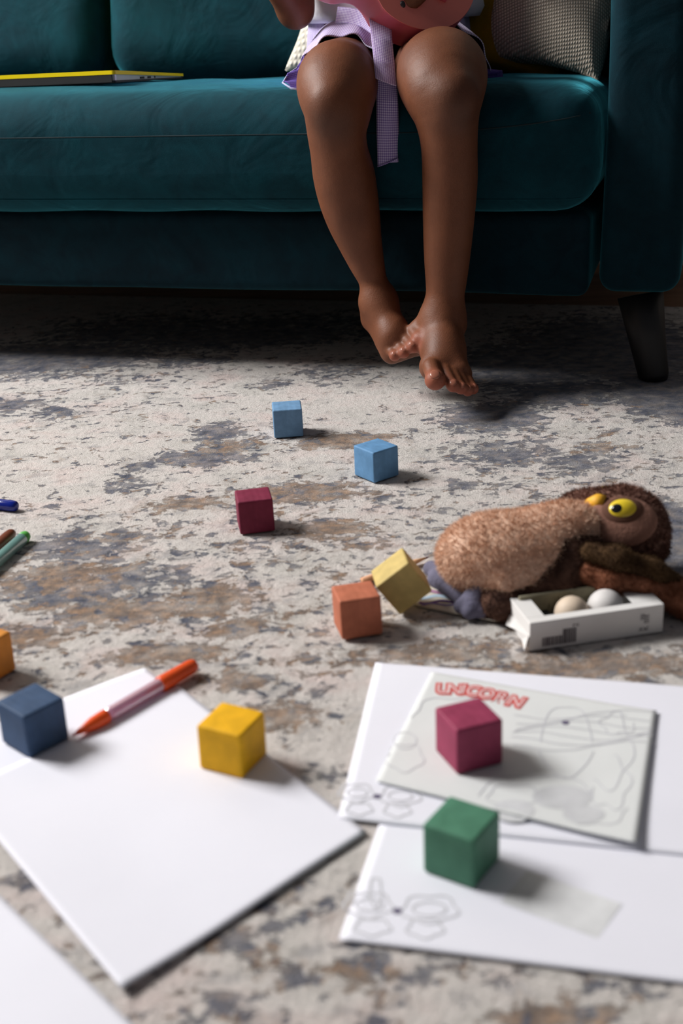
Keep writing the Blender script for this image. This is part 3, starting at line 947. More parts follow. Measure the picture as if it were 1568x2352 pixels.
# sash (two tails and the band across the front)
def ribbon(cl, width, wv=.002, ang=0, cut=0):
    """cl list of (u,v,Y, width px half)"""
    P_ = [(atY(u - w_, v, Y), atY(u + w_, v + c, Y)) for (u, v, Y, w_, c) in cl]
    def fn(a, b):
        n = len(P_) - 1; k = min(int(a * n), n - 1); t = a * n - k
        t2 = t * t * (3 - 2 * t) if False else t
        L = P_[k][0].lerp(P_[k + 1][0], t2); R = P_[k][1].lerp(P_[k + 1][1], t2)
        p = L.lerp(R, b); p.y += -.004 * math.sin(b * PI) + wv * math.sin(a * 9 + b * 2)
        return p, (b * .032, a * .14)
    return grid_surf(fn, 50, 10)
sash2 = ribbon([(888, 172, 1.950, 22, 8), (889, 230, 1.942, 24, 2), (890, 300, 1.942, 25, 0), (891, 372, 1.942, 24, 0), (890, 384, 1.942, 23, -22 + 0)], .03)
sash1 = ribbon([(872, 30, 2.03, 26, 10), (876, 85, 1.975, 24, 10), (882, 140, 1.946, 24, 10), (886, 180, 1.934, 24, 18)], .03, .001)
ss1 = cloth('sash', [sash2], gingham('lilac_gingham_fine', 340, (206, 200, 230), (160, 146, 200), (118, 96, 168)), person, .0018, None, PM)
ss2 = cloth('sash', [sash1], gingham('lilac_gingham_bright', 330, (226, 214, 240), (190, 166, 212), (150, 118, 184)), person, .0018, None, PM)
band = [(770, 52, 2.155), (800, 54, 2.13), (830, 62, 2.09), (850, 76, 2.05), (872, 92, 2.01)]
def bfn(a, b):
    n = len(band) - 1; k = min(int(a * n), n - 1); t = a * n - k
    u = lerp(band[k][0], band[k + 1][0], t); v = lerp(band[k][1], band[k + 1][1], t); Y = lerp(band[k][2], band[k + 1][2], t)
    p = atY(u + 6 * b, v - 36 * b, Y + .012 * b); p.y += .003 * math.sin(a * 20); return p, (a * .11, b * .03)
bd_ = cloth('waist_tie', [grid_surf(bfn, 40, 8)], M_ging, person, .002, None, PM)

# shirt
def shirt_fn(u, v):
    th = 2 * PI * u
    z = lerp(.512, .80, v)
    rx = lerp(.150, .125, min(1, v * 1.5)); ry = lerp(.106, .085, v)
    if v < .05: rx -= (.05 - v) * .2; ry -= (.05 - v) * .2
    if v > .85: k = (v - .85) / .15; rx *= 1 - .55 * k * k; ry *= 1 - .45 * k
    rx += .005 * math.sin(th * 7 + z * 30); ry += .005 * math.sin(th * 7 + z * 30)
    return Vector((.116 + math.cos(th) * rx, 2.300 + math.sin(th) * ry, z)), (th * .1, v * .3)
sh = cloth('shirt', [grid_surf(shirt_fn, 80, 40, True)], M_shirt, person, .002, None, PM)
for s, shx, elx in ((-1, Vector((.005, 2.305, .765)), atY(678, 22, 2.205)), (1, Vector((.224, 2.305, .765)), Vector((.285, 2.235, .635)))):
    e = shx.lerp(elx, .38)
    V, F = tube([shx + Vector((-s * .02, 0, .005)), shx, shx.lerp(e, .5), e], [.040, .043, .046, .048], 24, False)
    q = mesh('sleeve', V, F, M_shirt, sh); q.matrix_parent_inverse = PM

# ------------------------------------------------------------------ ukulele
def ukulele():
    fc = atY(964, -63, 2.028)              # centre of the lower bout on the front face
    n = Vector((.33, -.82, .47)).normalized()
    ax = (Vector((-1, .03, .30))); ax = (ax - n * ax.dot(n)).normalized()   # towards the neck
    bx = n.cross(ax).normalized()
    t = empty('ukulele', fc); tag(t, 'pink ukulele with coral top held on the lap of the child', 'ukulele')
    TM = Matrix.Translation(fc).inverted()
    def add(nm, V, F, mat, par=t, sm=True):
        o = mesh(nm, V, F, mat, par, sm); o.matrix_parent_inverse = TM; return o
    # outline half width along axis a (from the butt -0.085 to the neck joint 0.17)
    def hw(a):
        f1 = math.sqrt(max(0, .086 ** 2 - a * a)) if a < .086 else 0
        f2 = math.sqrt(max(0, .066 ** 2 - (a - .118) ** 2)) if abs(a - .118) < .066 else 0
        w_ = max(f1, f2)
        if .04 < a < .10:
            k = (a - .04) / .06; s1 = math.sqrt(.086 ** 2 - .04 ** 2); s2 = math.sqrt(.066 ** 2 - .018 ** 2)
            w_ = (s1 * (1 - k) + s2 * k) - .017 * math.sin(k * PI) ** 1.0
        return w_
    A = [-.086 + .270 * (1 - math.cos(PI * i / 60)) / 2 for i in range(61)]
    out = [(a, hw(a)) for a in A] + [(a, -hw(a)) for a in reversed(A[1:-1])]
    D = .056
    rings = [(0, 1.0), (-.002, 1.006), (-D + .004, 1.006), (-D, .985)]
    V = []; m_ = len(out)
    for dz, sc in rings:
        for a, b in out: V.append(fc + ax * ((a - .04) * sc + .04) + bx * (b * sc) + n * dz)
    F = []
    for r in range(3):
        for k in range(m_): k2 = (k + 1) % m_; F.append((r * m_ + k, r * m_ + k2, (r + 1) * m_ + k2, (r + 1) * m_ + k))
    F.append(tuple(range(3 * m_, 4 * m_)))
    add('side', V, F, M_uke)
    V = [fc + ax * a + bx * b + n * dz for dz in (-.002, .0012) for a, b in out]
    F = [tuple(range(m_)), tuple(reversed(range(m_, 2 * m_)))] + [(k, m_ + k, m_ + (k + 1) % m_, (k + 1) % m_) for k in range(m_)]
    add('top', V, F, M_uketop, sm=False)
    R = Matrix((ax, bx, n)).transposed()
    V, F = ellipsoid(fc + ax * .078 + n * .0015, (.023, .023, .0012), R, 32, 6); add('sound_hole', V, F, M_hair)
    def box(c, sx, sy, sz):
        V, F = rbox(sx, sy, sz, min(sx, sy, sz) * .2, 2); return [c + R @ v for v in V], F
    add('bridge', *box(fc - ax * .038 + n * .004, .016, .060, .007), M_uke)
    add('saddle', *box(fc - ax * .036 + n * .0085, .0025, .046, .003), M_ivory)
    add('neck', *box(fc + ax * .245 - n * .006, .17, .036, .020), M_uke)
    add('fingerboard', *box(fc + ax * .215 + n * .0045, .22, .036, .004), plain('dark_fingerboard', (.02, .012, .01, 1), .5))
    add('headstock', *box(fc + ax * .365 - n * .006, .085, .052, .013), M_uke)
    for i in range(4):
        o = bx * (-.0135 + .009 * i)
        V, F = tube([fc - ax * .038 + o + n * .0095, fc + ax * .335 + o * .8 + n * .0085], .0005, 6); add('string', V, F, M_ivory)
    for s in (-1, 1):
        for k in (0, 1):
            c = fc + ax * (.350 + .035 * k) + bx * s * .032 - n * .006
            V, F = ellipsoid(c, (.006, .009, .004), R, 12, 6); add('tuning_peg', V, F, M_ivory)
ukulele()
# painted nail / bead ring on the fingertip
V, F = ellipsoid(atY(924, 12, 1.993), (.0042, .0035, .006)); o_ = mesh('finger_ring', V, F, plain('black_and_white_beads', (.03, .025, .03, 1), .3), body); o_.matrix_parent_inverse = PM

# ------------------------------------------------------------------ toy cubes
def cube_mesh(seed, ch=.0022):
    V, F = rbox(.04, .04, .04, ch, 6)
    return V, F


def paint(name, c):
    m_ = N(name); v = m_.coord()
    n = m_.noise(v, 60, 4, .6, .4); wv_ = m_.n('ShaderNodeTexWave', {'Vector': v, 'Scale': 40, 'Distortion': 6, 'Detail': 3}).outputs[1]
    k = tuple(x * .86 for x in c[:3]) + (1,); l = tuple(min(1, x * 1.08 + .004) for x in c[:3]) + (1,)
    m_.set(Base_Color=m_.mix(m_.math('MULTIPLY', wv_, .18), m_.ramp(n, [(.35, k), (.65, l)]), k), Roughness=.62, Specular_IOR_Level=.3)
    m_.bump(m_.math('ADD', m_.noise(v, 500, 2), wv_), .3, .0003)
    return m_.m


def euler(R): return R.to_euler()
def cube(pos, tx, ty, th, col, nm, label, dz=0):
    V, F = cube_mesh(0)
    o = mesh('toy_cube', V, F, paint(nm, col))
    R = Matrix.Rotation(th, 3, 'Z') @ Matrix.Rotation(ty, 3, 'Y') @ Matrix.Rotation(tx, 3, 'X')
    o.rotation_euler = R.to_euler()
    lo_ = min((R @ Vector(v)).z for v in V)
    o.location = (pos[0], pos[1], -lo_ + .0003 + dz if pos[2] is None else pos[2])
    tag(o, label, 'toy cube', 'painted wooden toy cubes on the rug and papers')
    return o

cube((-.0681, 1.7417, None), .0106, -.0049, .0602, srgb(112, 152, 190), 'light_blue_paint', 'light blue wooden cube on the rug, the one farthest from the camera')
cube((.0462, 1.5596, None), .0077, -.0033, .6435, srgb(100, 148, 192), 'sky_blue_paint', 'light blue wooden cube with scratched face below the dangling feet')
cube((-.099, 1.4105, None), .0019, -.0152, .1469, srgb(122, 32, 62), 'maroon_paint', 'dark maroon wooden cube lying directly on the rug')
cube((.0104, 1.1423, None), -.0338, -.0159, .1893, srgb(188, 110, 82), 'terracotta_paint', 'terracotta wooden cube with the khaki cube leaning on it')
cube((.0555, 1.1848, .0294), -.018, -.6203, .1012, srgb(204, 180, 112), 'khaki_paint', 'tilted khaki wooden cube leaning against the terracotta cube')
cube((-.0957, .9177, None), .02, -.007, 1.0964, srgb(240, 180, 0), 'yellow_paint', 'bright yellow wooden cube on the blank left paper', .0012)
cube((.092, .9034, None), -.012, .009, .3596, srgb(150, 54, 86), 'magenta_paint', 'magenta wooden cube standing on the unicorn colouring page', .0042)
cube((.073, .7706, None), .007, .005, .9831, srgb(76, 130, 104), 'green_paint', 'green wooden cube on the white sheet below the magenta cube', .0014)
cube((-.2641, .9629, None), .0132, -.0128, .8031, srgb(50, 76, 110), 'navy_paint', 'navy blue wooden cube beside the tip of the orange marker', .0014)
th_ = 1.0
rc = at(38.5, 1538, 0); cc = Vector((rc.x, rc.y)) + Vector((-math.cos(th_) - math.sin(th_), -math.sin(th_) + math.cos(th_))) * .02
cube((cc.x, cc.y, None), 0, 0, th_, srgb(216, 140, 52), 'orange_paint', 'orange wooden cube cut off by the left edge above the navy cube')

# ------------------------------------------------------------------ papers
def rotated(c0, d1, L, D):
    d1 = d1.normalized(); d2 = Vector((-d1.y, d1.x, 0)); return c0, d1, d2


def sheet(name, corners, z0, mat, label, cat, lift=None, amp=.0006, thick=.0003, n=40):
    """corners: 4 points (x,y): p00,p10,p11,p01"""
    a, b, c, d = [Vector((p[0], p[1], 0)) for p in corners]
    V = []; F = []
    for i in range(n + 1):
        for j in range(n + 1):
            u, v = i / n, j / n
            p = a.lerp(b, u).lerp(d.lerp(c, u), v)
            p.z = z0 + amp * (1 + noise.noise(Vector((u * 3 + z0 * 900, v * 3, z0 * 3000)))) + (lift(u, v) if lift else 0)
            V.append(p)
    for i in range(n):
        for j in range(n): q = (i * (n + 1) + j, (i + 1) * (n + 1) + j, (i + 1) * (n + 1) + j + 1, i * (n + 1) + j + 1); F.append(q)
    o = mesh(name, V, F, mat)
    md = o.modifiers.new('thickness', 'SOLIDIFY'); md.thickness = thick; md.offset = -1
    if label: tag(o, label, cat)
    return o

GP = 'loose sheets of paper on the rug'
def quad(p, ang, L, D):
    """p corner; first side at angle ang length L, second 90deg ccw length D"""
    a = math.radians(ang); d1 = Vector((math.cos(a), math.sin(a))); d2 = Vector((-d1.y, d1.x)); p = Vector((p[0], p[1]))
    return [p, p + d1 * L, p + d1 * L + d2 * D, p + d2 * D]

# P0 beneath, its corner near the marker cap
c_ = at(332, 1534, .001); a1 = math.degrees(math.atan2(at(155, 1602).y - c_.y, at(155, 1602).x - c_.x))
p0 = sheet('paper_sheet', quad(c_, a1, .20, .285), .0005, M_paper, 'white paper sheet whose corner peeks out behind the orange marker', 'paper')
# P1
A_, B_, Cc_ = at(408, 1578), at(843, 1917), at(281, 2288)
Dd = A_ + (Cc_ - B_)
p1 = sheet('paper_sheet', [A_, Dd, Cc_, B_], .0016, M_paper, 'blank white sheet under the yellow cube, pointing at the camera', 'paper', lambda u, v: .0035 * max(0, u - .6) ** 2 * 6 + .002 * max(0, v - .7))
# P3
q1, q2 = at(0, 2062), at(296, 2352); dd = (q2 - q1).normalized(); nn = Vector((dd.y, -dd.x, 0))
if nn.y > 0: nn = -nn
s0 = q1 - dd * .12
p3 = sheet('paper_sheet', [s0, s0 + nn * .2, s0 + dd * .297 + nn * .2, s0 + dd * .297], .0008, M_paper, 'white sheet cut off by the bottom left corner', 'paper', lambda u, v: .0015 * (1 - u))
# P2b lower
bl, br = at(778, 2163), at(1568, 2262); tl = at(857, 1890)
d1 = (br - bl).normalized(); d2 = Vector((-d1.y, d1.x, 0)); 
p2b = sheet('paper_sheet', [bl, bl + d1 * .297, bl + d1 * .297 + d2 * .20, bl + d2 * .20], .0004, M_paper, 'white sheet under the green cube with a faint butterfly outline', 'paper', lambda u, v: .001 * (1 - v))
# P2a upper
tl, tr, bl2 = at(862, 1527), at(1568, 1582), at(776, 1886)
d1 = (tr - tl).normalized()
d2 = (bl2 - tl).normalized()
p2a = sheet('paper_sheet', [tl, tl + d2 * (bl2 - tl).length, tl + d2 * (bl2 - tl).length + d1 * .31, tl + d1 * .31], .0020, M_paper, 'white sheet beneath the unicorn colouring page, tops the stack of white sheets', 'paper')
# colouring page
k00, k10, k11, k01 = at(990, 1543, .004), at(1508, 1630, .006), at(1463, 1938, .008), at(862, 1795, .004)
def clift(u, v): return .0030 * max(0, v - .35) ** 1.5 * (0.3 + max(0, u)) * 1.6 + .0012 * max(0, u - .8) * 5
col = sheet('colouring_page', [k00, k01, k11, k10], .0036, M_news, 'greyish colouring page with a red unicorn title, under the magenta cube', 'paper', lambda u, v: clift(v, u) , .0005)
cbv = BVHTree.FromObject(col, bpy.context.evaluated_depsgraph_get())

def drape(p, extra=.0002, bv_=None):
    h = bv_.ray_cast(Vector((p.x, p.y, .2)), Vector((0, 0, -1)))
    return Vector((p.x, p.y, (h[0].z if h[0] is not None else .004) + extra))

def ink(name, polys, w_, mat, parent, bv_, extra=.00025):
    V, F = [], []
    for pts in polys:
        pts = [drape(p, extra, bv_) for p in pts]; b0 = len(V)
        for i, p in enumerate(pts):
            t = pts[min(i + 1, len(pts) - 1)] - pts[max(i - 1, 0)]; t.z = 0; t.normalize(); s = Vector((-t.y, t.x, 0)) * w_ / 2
            V += [p + s, p - s]
        for i in range(len(pts) - 1): F.append((b0 + 2 * i, b0 + 2 * i + 1, b0 + 2 * i + 3, b0 + 2 * i + 2))
    return mesh(name, V, F, mat, parent)

def disc(name, c, r, mat, parent, bv_, sx=1.0, extra=.0003):
    V = [drape(c, extra, bv_)]; n = 20
    for i in range(n): V.append(drape(c + Vector((math.cos(2 * PI * i / n) * r * sx, math.sin(2 * PI * i / n) * r, 0)), extra, bv_))
    return mesh(name, V, [(0, 1 + i, 1 + (i + 1) % n) for i in range(n)], mat, parent)

def loop(cx, cy, rx, ry, a0=0, a1=360, wob=0, n=40, rot=0, seed=0):
    out = []
    for i in range(n + 1):
        a = math.radians(a0 + (a1 - a0) * i / n); k = 1 + wob * math.sin(5 * a + seed)
        x, y = rx * math.cos(a) * k, ry * math.sin(a) * k
        c, s = math.cos(math.radians(rot)), math.sin(math.radians(rot))
        out.append(at(cx + x * c - y * s, cy + x * s + y * c, .005))
    return out

lines = [loop(1300, 1690, 58, 70, 170, 370, .04), loop(1300, 1690, 64, 95, 20, 160, .03), loop(1230, 1840, 140, 60, 190, 350, .05), loop(1390, 1720, 60, 90, -60, 120, .12, seed=1),
         loop(1400, 1800, 45, 60, -80, 170, .15, seed=2), loop(1370, 1860, 70, 40, 0, 260, .1, seed=3), loop(930, 1740, 42, 32, 0, 360, .1), loop(930, 1700, 26, 20, 0, 360),
         loop(1040, 1640, 90, 40, 170, 300, .1), loop(1420, 1660, 40, 24, 0, 300, .15, seed=4), loop(1180, 1830, 60, 26, 0, 360, .1)]
for i in range(7): lines.append([at(1180 + 320 * t / 20 + 6 * math.sin(t + i), 1640 + i * 12 + 10 * math.sin(t * .3 + i), .005) for t in range(0, 21)])
ink('printed_drawing', lines, .0010, M_line, col, cbv)
disc('printed_eye', at(1298, 1658, .005), .0032, M_dot, col, cbv)
for (u, v, r, sx) in ((1290, 1830, .016, 1.4), (1180, 1860, .013, 1.2), (1340, 1870, .012, 1.3)): disc('printed_shade', at(u, v, .006), r, M_fill, col, cbv, sx, .0002)

# title: UNICORN in an arc
def letters():
    T = 'UNICORN'; res_o = []; res_i = []
    pos = [(1018, 1583), (1044, 1584), (1064, 1584), (1086, 1588), (1117, 1594), (1150, 1602), (1184, 1612)]
    for ch, (u, v) in zip(T, pos):
        ang = math.radians(-8 - (u - 1018) * .13)
        for off, sz, lst, dz in ((.0022, .0118, res_o, 0), (-.0001, .0118, res_i, .0003)):
            cu = bpy.data.curves.new('t', 'FONT'); cu.body = ch; cu.size = sz * 1.6; cu.offset = off; cu.align_x = 'CENTER'; cu.align_y = 'CENTER'
            ob = bpy.data.objects.new('t', cu); C.objects.link(ob)
            d_ = bpy.context.evaluated_depsgraph_get(); me = bpy.data.meshes.new_from_object(ob.evaluated_get(d_))
            R = Matrix.Rotation(ang, 3, 'Z'); c = at(u, v, .0045)
            Vv = [drape(R @ Vector((x.co.x * .95, x.co.y * 1.25, 0)) + c, .0003 + dz, cbv) for x in me.vertices]
            lst.append((Vv, [tuple(p.vertices) for p in me.polygons]))
            bpy.data.objects.remove(ob); bpy.data.curves.remove(cu)
    mesh('printed_title', *join(res_o), M_red, col, False)['label'] = 'red outlined title UNICORN'
    mesh('title_lettering', *join(res_i), M_pinkp, col, False)
letters()

def butterfly(cu, cv, s, parent, bvx):
    L = [loop(cu - 42 * s, cv - 14 * s, 34 * s, 18 * s, 0, 360, .1), loop(cu + 46 * s, cv - 8 * s, 40 * s, 20 * s, 0, 360, .1), loop(cu - 36 * s, cv + 18 * s, 26 * s, 12 * s, 0, 360, .1),
         loop(cu + 40 * s, cv + 20 * s, 26 * s, 14 * s, 0, 360, .1), loop(cu - 40 * s, cv - 14 * s, 20 * s, 9 * s), loop(cu + 46 * s, cv - 8 * s, 24 * s, 10 * s)]
    ink('printed_butterfly', L, .0016, M_line, parent, bvx)
    disc('printed_mark', at(cu, cv, .002), .0032, M_dot, parent, bvx)
b2 = BVHTree.FromObject(p2a, bpy.context.evaluated_depsgraph_get()); b3 = BVHTree.FromObject(p2b, bpy.context.evaluated_depsgraph_get())
butterfly(866, 1832, 1.15, p2a, b2); butterfly(912, 2092, 1.6, p2b, b3)
ink('printed_leaf', [loop(862, 2040, 14, 34, 0, 360, .1)], .0016, M_line, p2b, b3)
ink('printed_card', [[at(u, v) for (u, v) in ((1180, 2040), (1400, 2120))]], .04, plain('pale_print_patch', srgb(227, 228, 230), .8), p2b, b3)

# ------------------------------------------------------------------ pens
def marker(name, a, b, r, segs, label, cat='marker'):
    """a,b axis ends; segs: list of (part name, t0,t1, profile[(t,r)], mat)"""
    d = (b - a); L = d.length; d.normalize()
    t = empty(name, a); tag(t, label, cat)
    for nm, prof, mat in segs:
        V, F = lathe([(s * L, rr * r) for s, rr in prof], a, d)
        o = mesh(nm, V, F, mat, t); o.matrix_parent_inverse = Matrix.Translation(a).inverted()
    return t

M_or = plain('orange_plastic', srgb(238, 84, 18), .4, .03)
M_ortip = plain('dark_orange_nib', srgb(196, 40, 14), .6)
def clear(name, c, al=.45, tr=.6):
    m_ = N(name); m_.set(Base_Color=c, Roughness=.25, Transmission_Weight=tr, Alpha=1.0); return m_.m
M_barrel = clear('translucent_pinkish_plastic', srgb(206, 150, 176), tr=.35)
M_core = plain('ink_core', srgb(178, 96, 130), .6)
a = at(166, 1690, .0070); b = at(448, 1526, .0080)
marker('marker_pen', a, b, .0064, [
    ('nib', [(.0, .12), (.03, .22), (.06, .42)], M_ortip), ('nose_cone', [(.04, .32), (.10, .62), (.16, .92), (.24, 1.0), (.26, .98)], M_or),
    ('barrel', [(.25, .92), (.30, .96), (.68, 1.0), (.70, .98)], M_barrel),
    ('cap', [(.69, 1.02), (.70, 1.16), (.73, 1.16), (.96, 1.06), (.99, .9), (1.0, .55)], M_or)],
    'orange felt tip pen with clear barrel lying across the left sheets')
blue = plain('glossy_blue_plastic', srgb(14, 34, 128), .12, .02)
e1 = at(40, 1163, .006); e0 = at(-120, 1146, .006)
marker('marker_pen', e0, e1, .0068, [('barrel', [(0, .9), (.02, 1), (.55, 1)], blue), ('cap', [(.55, 1.0), (.56, 1.04), (.93, 1.0), (.97, .92), (.99, .75), (1.0, .45)], blue)], 'glossy dark blue felt tip pen at the left edge')
br_ = plain('brown_plastic', srgb(110, 52, 26), .4, .03)
e1 = at(30, 1222, .006); e0 = at(-160, 1392, .006)
marker('marker_pen', e0, e1, .0066, [('barrel', [(0, .9), (.02, 1), (.45, 1)], br_), ('cap', [(.45, 1.0), (.46, 1.05), (.93, 1.0), (.97, .9), (.99, .7), (1.0, .4)], br_)], 'brown felt tip pen touching the green ended pen')
gr_ = plain('green_plastic', srgb(88, 180, 76), .4, .03)
M_gb = clear('translucent_teal_plastic', srgb(140, 188, 182), tr=.3)
e1 = at(62, 1228, .0065); e0 = at(-130, 1398, .006)
marker('marker_pen', e0, e1, .0070, [('barrel', [(0, .9), (.02, 1), (.93, 1)], M_gb), ('end_plug', [(.925, 1.0), (.965, .98), (.985, .85), (1.0, .45)], gr_)], 'pale teal felt tip pen with bright green end')

# pencil behind the khaki cube
wood = plain('peach_pencil_wood', srgb(222, 164, 124), .6, .05)
a = at(832, 1334, .0036); b = at(985, 1279, .0040)
marker('pencil', a, b, .0036, [('barrel', [(0, 1), (.70, 1.0)], wood), ('sharpened_end', [(.70, 1.0), (.94, .34)], plain('pencil_cone_wood', srgb(226, 176, 134), .7)), ('lead', [(.93, .36), (.985, .22), (1.0, .05)], plain('maroon_lead', srgb(96, 16, 36), .5))],
       'natural wood colouring pencil with maroon lead behind the khaki cube', 'pencil')

# printed card below the owl's feet
k = [at(952, 1392), at(1138, 1436), at(1180, 1370), at(960, 1340)]
card = sheet('picture_card', k, .0004, plain('cream_card', srgb(206, 198, 184), .8), 'small cream picture card with purple stripes under the feet of the owl', 'card', lambda u, v: .004 * u * (1 - v), .0003, .0008, 20)
cb = BVHTree.FromObject(card, bpy.context.evaluated_depsgraph_get())
for i, (cname, cc3) in enumerate((('purple_print', (98, 48, 128)), ('pale_blue_print', (168, 188, 204)), ('violet_print', (128, 112, 168)), ('pink_print', (176, 130, 160)))):
    y0 = (1384, 1372, 1390, 1360)[i]
    ink('printed_stripe', [[at(962 + t * 9, y0 + 3 * math.sin(t * .8 + i), .001) for t in range(12)]], (.004, .006, .003, .006)[i], plain(cname, srgb(*cc3), .8), card, cb, .0003 + .0001 * i)

# ------------------------------------------------------------------ white carton
def carton():
    fl_, fr_ = at(1216, 1497, .0), at(1521, 1452, .0)
    dx = (fr_ - fl_); W_ = dx.length; dx.normalize(); dy = Vector((-dx.y, dx.x, 0)); D_ = .055; Hh = .0285
    t = empty('carton', fl_); tag(t, 'open white cardboard carton with barcode in front of the owl', 'box'); TM = Matrix.Translation(fl_).inverted()
    M_c = plain('white_card', srgb(236, 234, 232), .6, .02)
    M_print = plain('grey_barcode_ink', srgb(92, 84, 88), .8)
    def bx(x0, x1, y0, y1, z0, z1):
        V = [fl_ + dx * x + dy * y + Vector((0, 0, z)) for z in (z0, z1) for (x, y) in ((x0, y0), (x1, y0), (x1, y1), (x0, y1))]
        return V, [(3, 2, 1, 0), (4, 5, 6, 7), (0, 1, 5, 4), (1, 2, 6, 5), (2, 3, 7, 6), (3, 0, 4, 7)]
    def add(nm, parts, mat, par=t):
        o = mesh(nm, *join(parts), mat, par, False); o.matrix_parent_inverse = TM
        if mat is M_c:
            b = o.modifiers.new('b', 'BEVEL'); b.width = .0005; b.segments = 2
        return o
    h = .0008
    add('tray', [bx(0, W_, 0, D_, .0005, .0013), bx(0, W_, 0, h, .0013, Hh), bx(0, W_, D_ - h, D_, .0013, Hh), bx(0, h, h, D_ - h, .0013, Hh), bx(W_ - h, W_, h, D_ - h, .0013, Hh)], M_c)
    add('lid_rim', [bx(0, W_, 0, .011, Hh, Hh + h), bx(0, W_, D_ - .006, D_, Hh, Hh + h), bx(0, .018, .011, D_ - .006, Hh, Hh + h), bx(W_ * .80, W_, .011, D_ - .006, Hh, Hh + h)], M_c)
    # torn flaps at the lower left end
    V = [fl_ + dx * x + dy * y + Vector((0, 0, z)) for (x, y, z) in ((-.001, .001, .016), (-.001, .053, .014), (-.006, .050, .004), (-.003, .030, .0085), (-.002, .016, .005), (-.005, .001, .0015))]
    fo = mesh('torn_flap', V, [(0, 1, 2, 3), (0, 3, 4, 5)], M_c, t, False); fo.matrix_parent_inverse = TM
    md = fo.modifiers.new('s', 'SOLIDIFY'); md.thickness = .0008
    # barcode and small print on the front
    bars = []; x = .012
    rnd = random.Random(3)
    while x < .044:
        w_ = rnd.choice((.0006, .0011, .0016)); top = .0125 if x < .030 else .0185
        bars.append(bx(x, x + w_, -.0003, .0002, .0035, top)); x += w_ + rnd.choice((.0005, .0008))
    add('barcode', bars, M_print)
    def text(s, size, x, z, rot, nm):
        cu = bpy.data.curves.new('t', 'FONT'); cu.body = s; cu.size = size
        ob = bpy.data.objects.new('t', cu); C.objects.link(ob)
        me = bpy.data.meshes.new_from_object(ob.evaluated_get(bpy.context.evaluated_depsgraph_get()))
        R = Matrix.Rotation(rot, 2)
        V = []
        for q in me.vertices:
            p = R @ Vector((q.co.x, q.co.y)); V.append(fl_ + dx * (x + p.x) + Vector((0, 0, z + p.y)) - dy * .0004)
        o = mesh(nm, V, [tuple(p.vertices) for p in me.polygons], M_print, t, False); o.matrix_parent_inverse = TM
        bpy.data.objects.remove(ob)
    text('2', .008, .047, .019, PI / 2, 'printed_number')
    text('IIIII', .0075, .117, .012, PI / 2, 'printed_text')
    text('IIII', .0065, .1125, .016, PI / 2, 'printed_text')
    text('K', .0075, .1165, .0045, PI / 2, 'printed_text'); text('A', .006, .107, .0045, 0, 'printed_text')
    # eggs / balls inside
    def inside(nm, x, y, r, mat, lab, el=1.0):
        c = fl_ + dx * x + dy * y + Vector((0, 0, .0016 + r)); Rr = Matrix((dx, dy, Vector((0, 0, 1)))).transposed()
        o = mesh(nm, *ellipsoid(c, (r * el, r, r), Rr, 28, 16), mat); tag(o, lab, 'egg'); return o
    inside('toy_egg', .052, .029, .0165, plain('beige_egg', srgb(222, 202, 180), .6), 'beige egg in the open white carton', 1.0)
    inside('toy_egg', .086, .029, .0175, plain('white_egg', srgb(238, 234, 232), .6), 'white egg in the white carton beside the beige one', 1.0)
    o = mesh('paper_wad', *bx(.022, .034, .014, .046, .0016, .016), plain('black_foam', (.01, .01, .012, 1), .8), t, False); o.matrix_parent_inverse = TM; o.name = 'black_insert'
    V, F = rbox(W_ * .74, .004, .022, .0015, 6); Rr = Matrix((dx, dy, Vector((0, 0, 1)))).transposed()
    V = [fl_ + dx * (W_ * .42) + dy * (D_ - .006) + Vector((0, 0, .022)) + Rr @ v for v in V]
    o = mesh('back_flap', V, F, plain('olive_grey_card', srgb(150, 144, 120), .8), t); o.matrix_parent_inverse = TM
carton()

# ------------------------------------------------------------------ plush owl
def fur(name, V, F, n, ln, mat, parent, seed=0, lay=None, wid=.0009, keep=None):
    """short fur tufts as thin triangles rooted on the surface"""
    rnd = np.random.default_rng(seed)
    a = V[F[:, 0]]; b = V[F[:, 1]]; c = V[F[:, 2]]; nr = np.cross(b - a, c - a); ar = np.linalg.norm(nr, axis=1); nr /= ar[:, None] + 1e-12
    fi = rnd.choice(len(F), n, p=ar / ar.sum()); u = rnd.random((n, 1)); v = rnd.random((n, 1))
    p = V[F[fi, 0]] * (1 - u) * (1 - v) + V[F[fi, 1]] * u * (1 - v) + V[F[fi, 2]] * u * v + V[F[fi, 3]] * (1 - u) * v
    nn_ = nr[fi]
    lay_ = np.array(lay or (0, 0, -.3))
    d = nn_ + lay_ + rnd.normal(0, .45, (n, 3)); d /= np.linalg.norm(d, axis=1)[:, None]
    s = np.cross(d, rnd.normal(0, 1, (n, 3))); s /= np.linalg.norm(s, axis=1)[:, None] + 1e-9
    L = ln * (.6 + .8 * rnd.random((n, 1)))
    VV = np.stack([p - s * wid / 2, p + s * wid / 2, p + d * L], 1).reshape(-1, 3)
    FF = np.arange(3 * n).reshape(-1, 3)
    me = bpy.data.meshes.new(name); me.from_pydata(VV.tolist(), [], FF.tolist()); me.update()
    o = link(name, me, mat, parent, False)
    tag(o, kind='stuff'); return o


def furmat(name, a, b, sc=30, c=None):
    m_ = N(name); v = m_.coord(); n = m_.noise(v, sc, 4, .65, .6)
    st = [(.36, b), (.62, a)] if c is None else [(.30, c), (.45, b), (.62, a)]
    m_.set(Base_Color=m_.ramp(n, st), Roughness=.95, Specular_IOR_Level=.1, Sheen_Weight=.35, Sheen_Roughness=.5, Sheen_Tint=a)
    m_.bump(m_.noise(v, 260, 4, .7), .8, .004)
    return m_.m


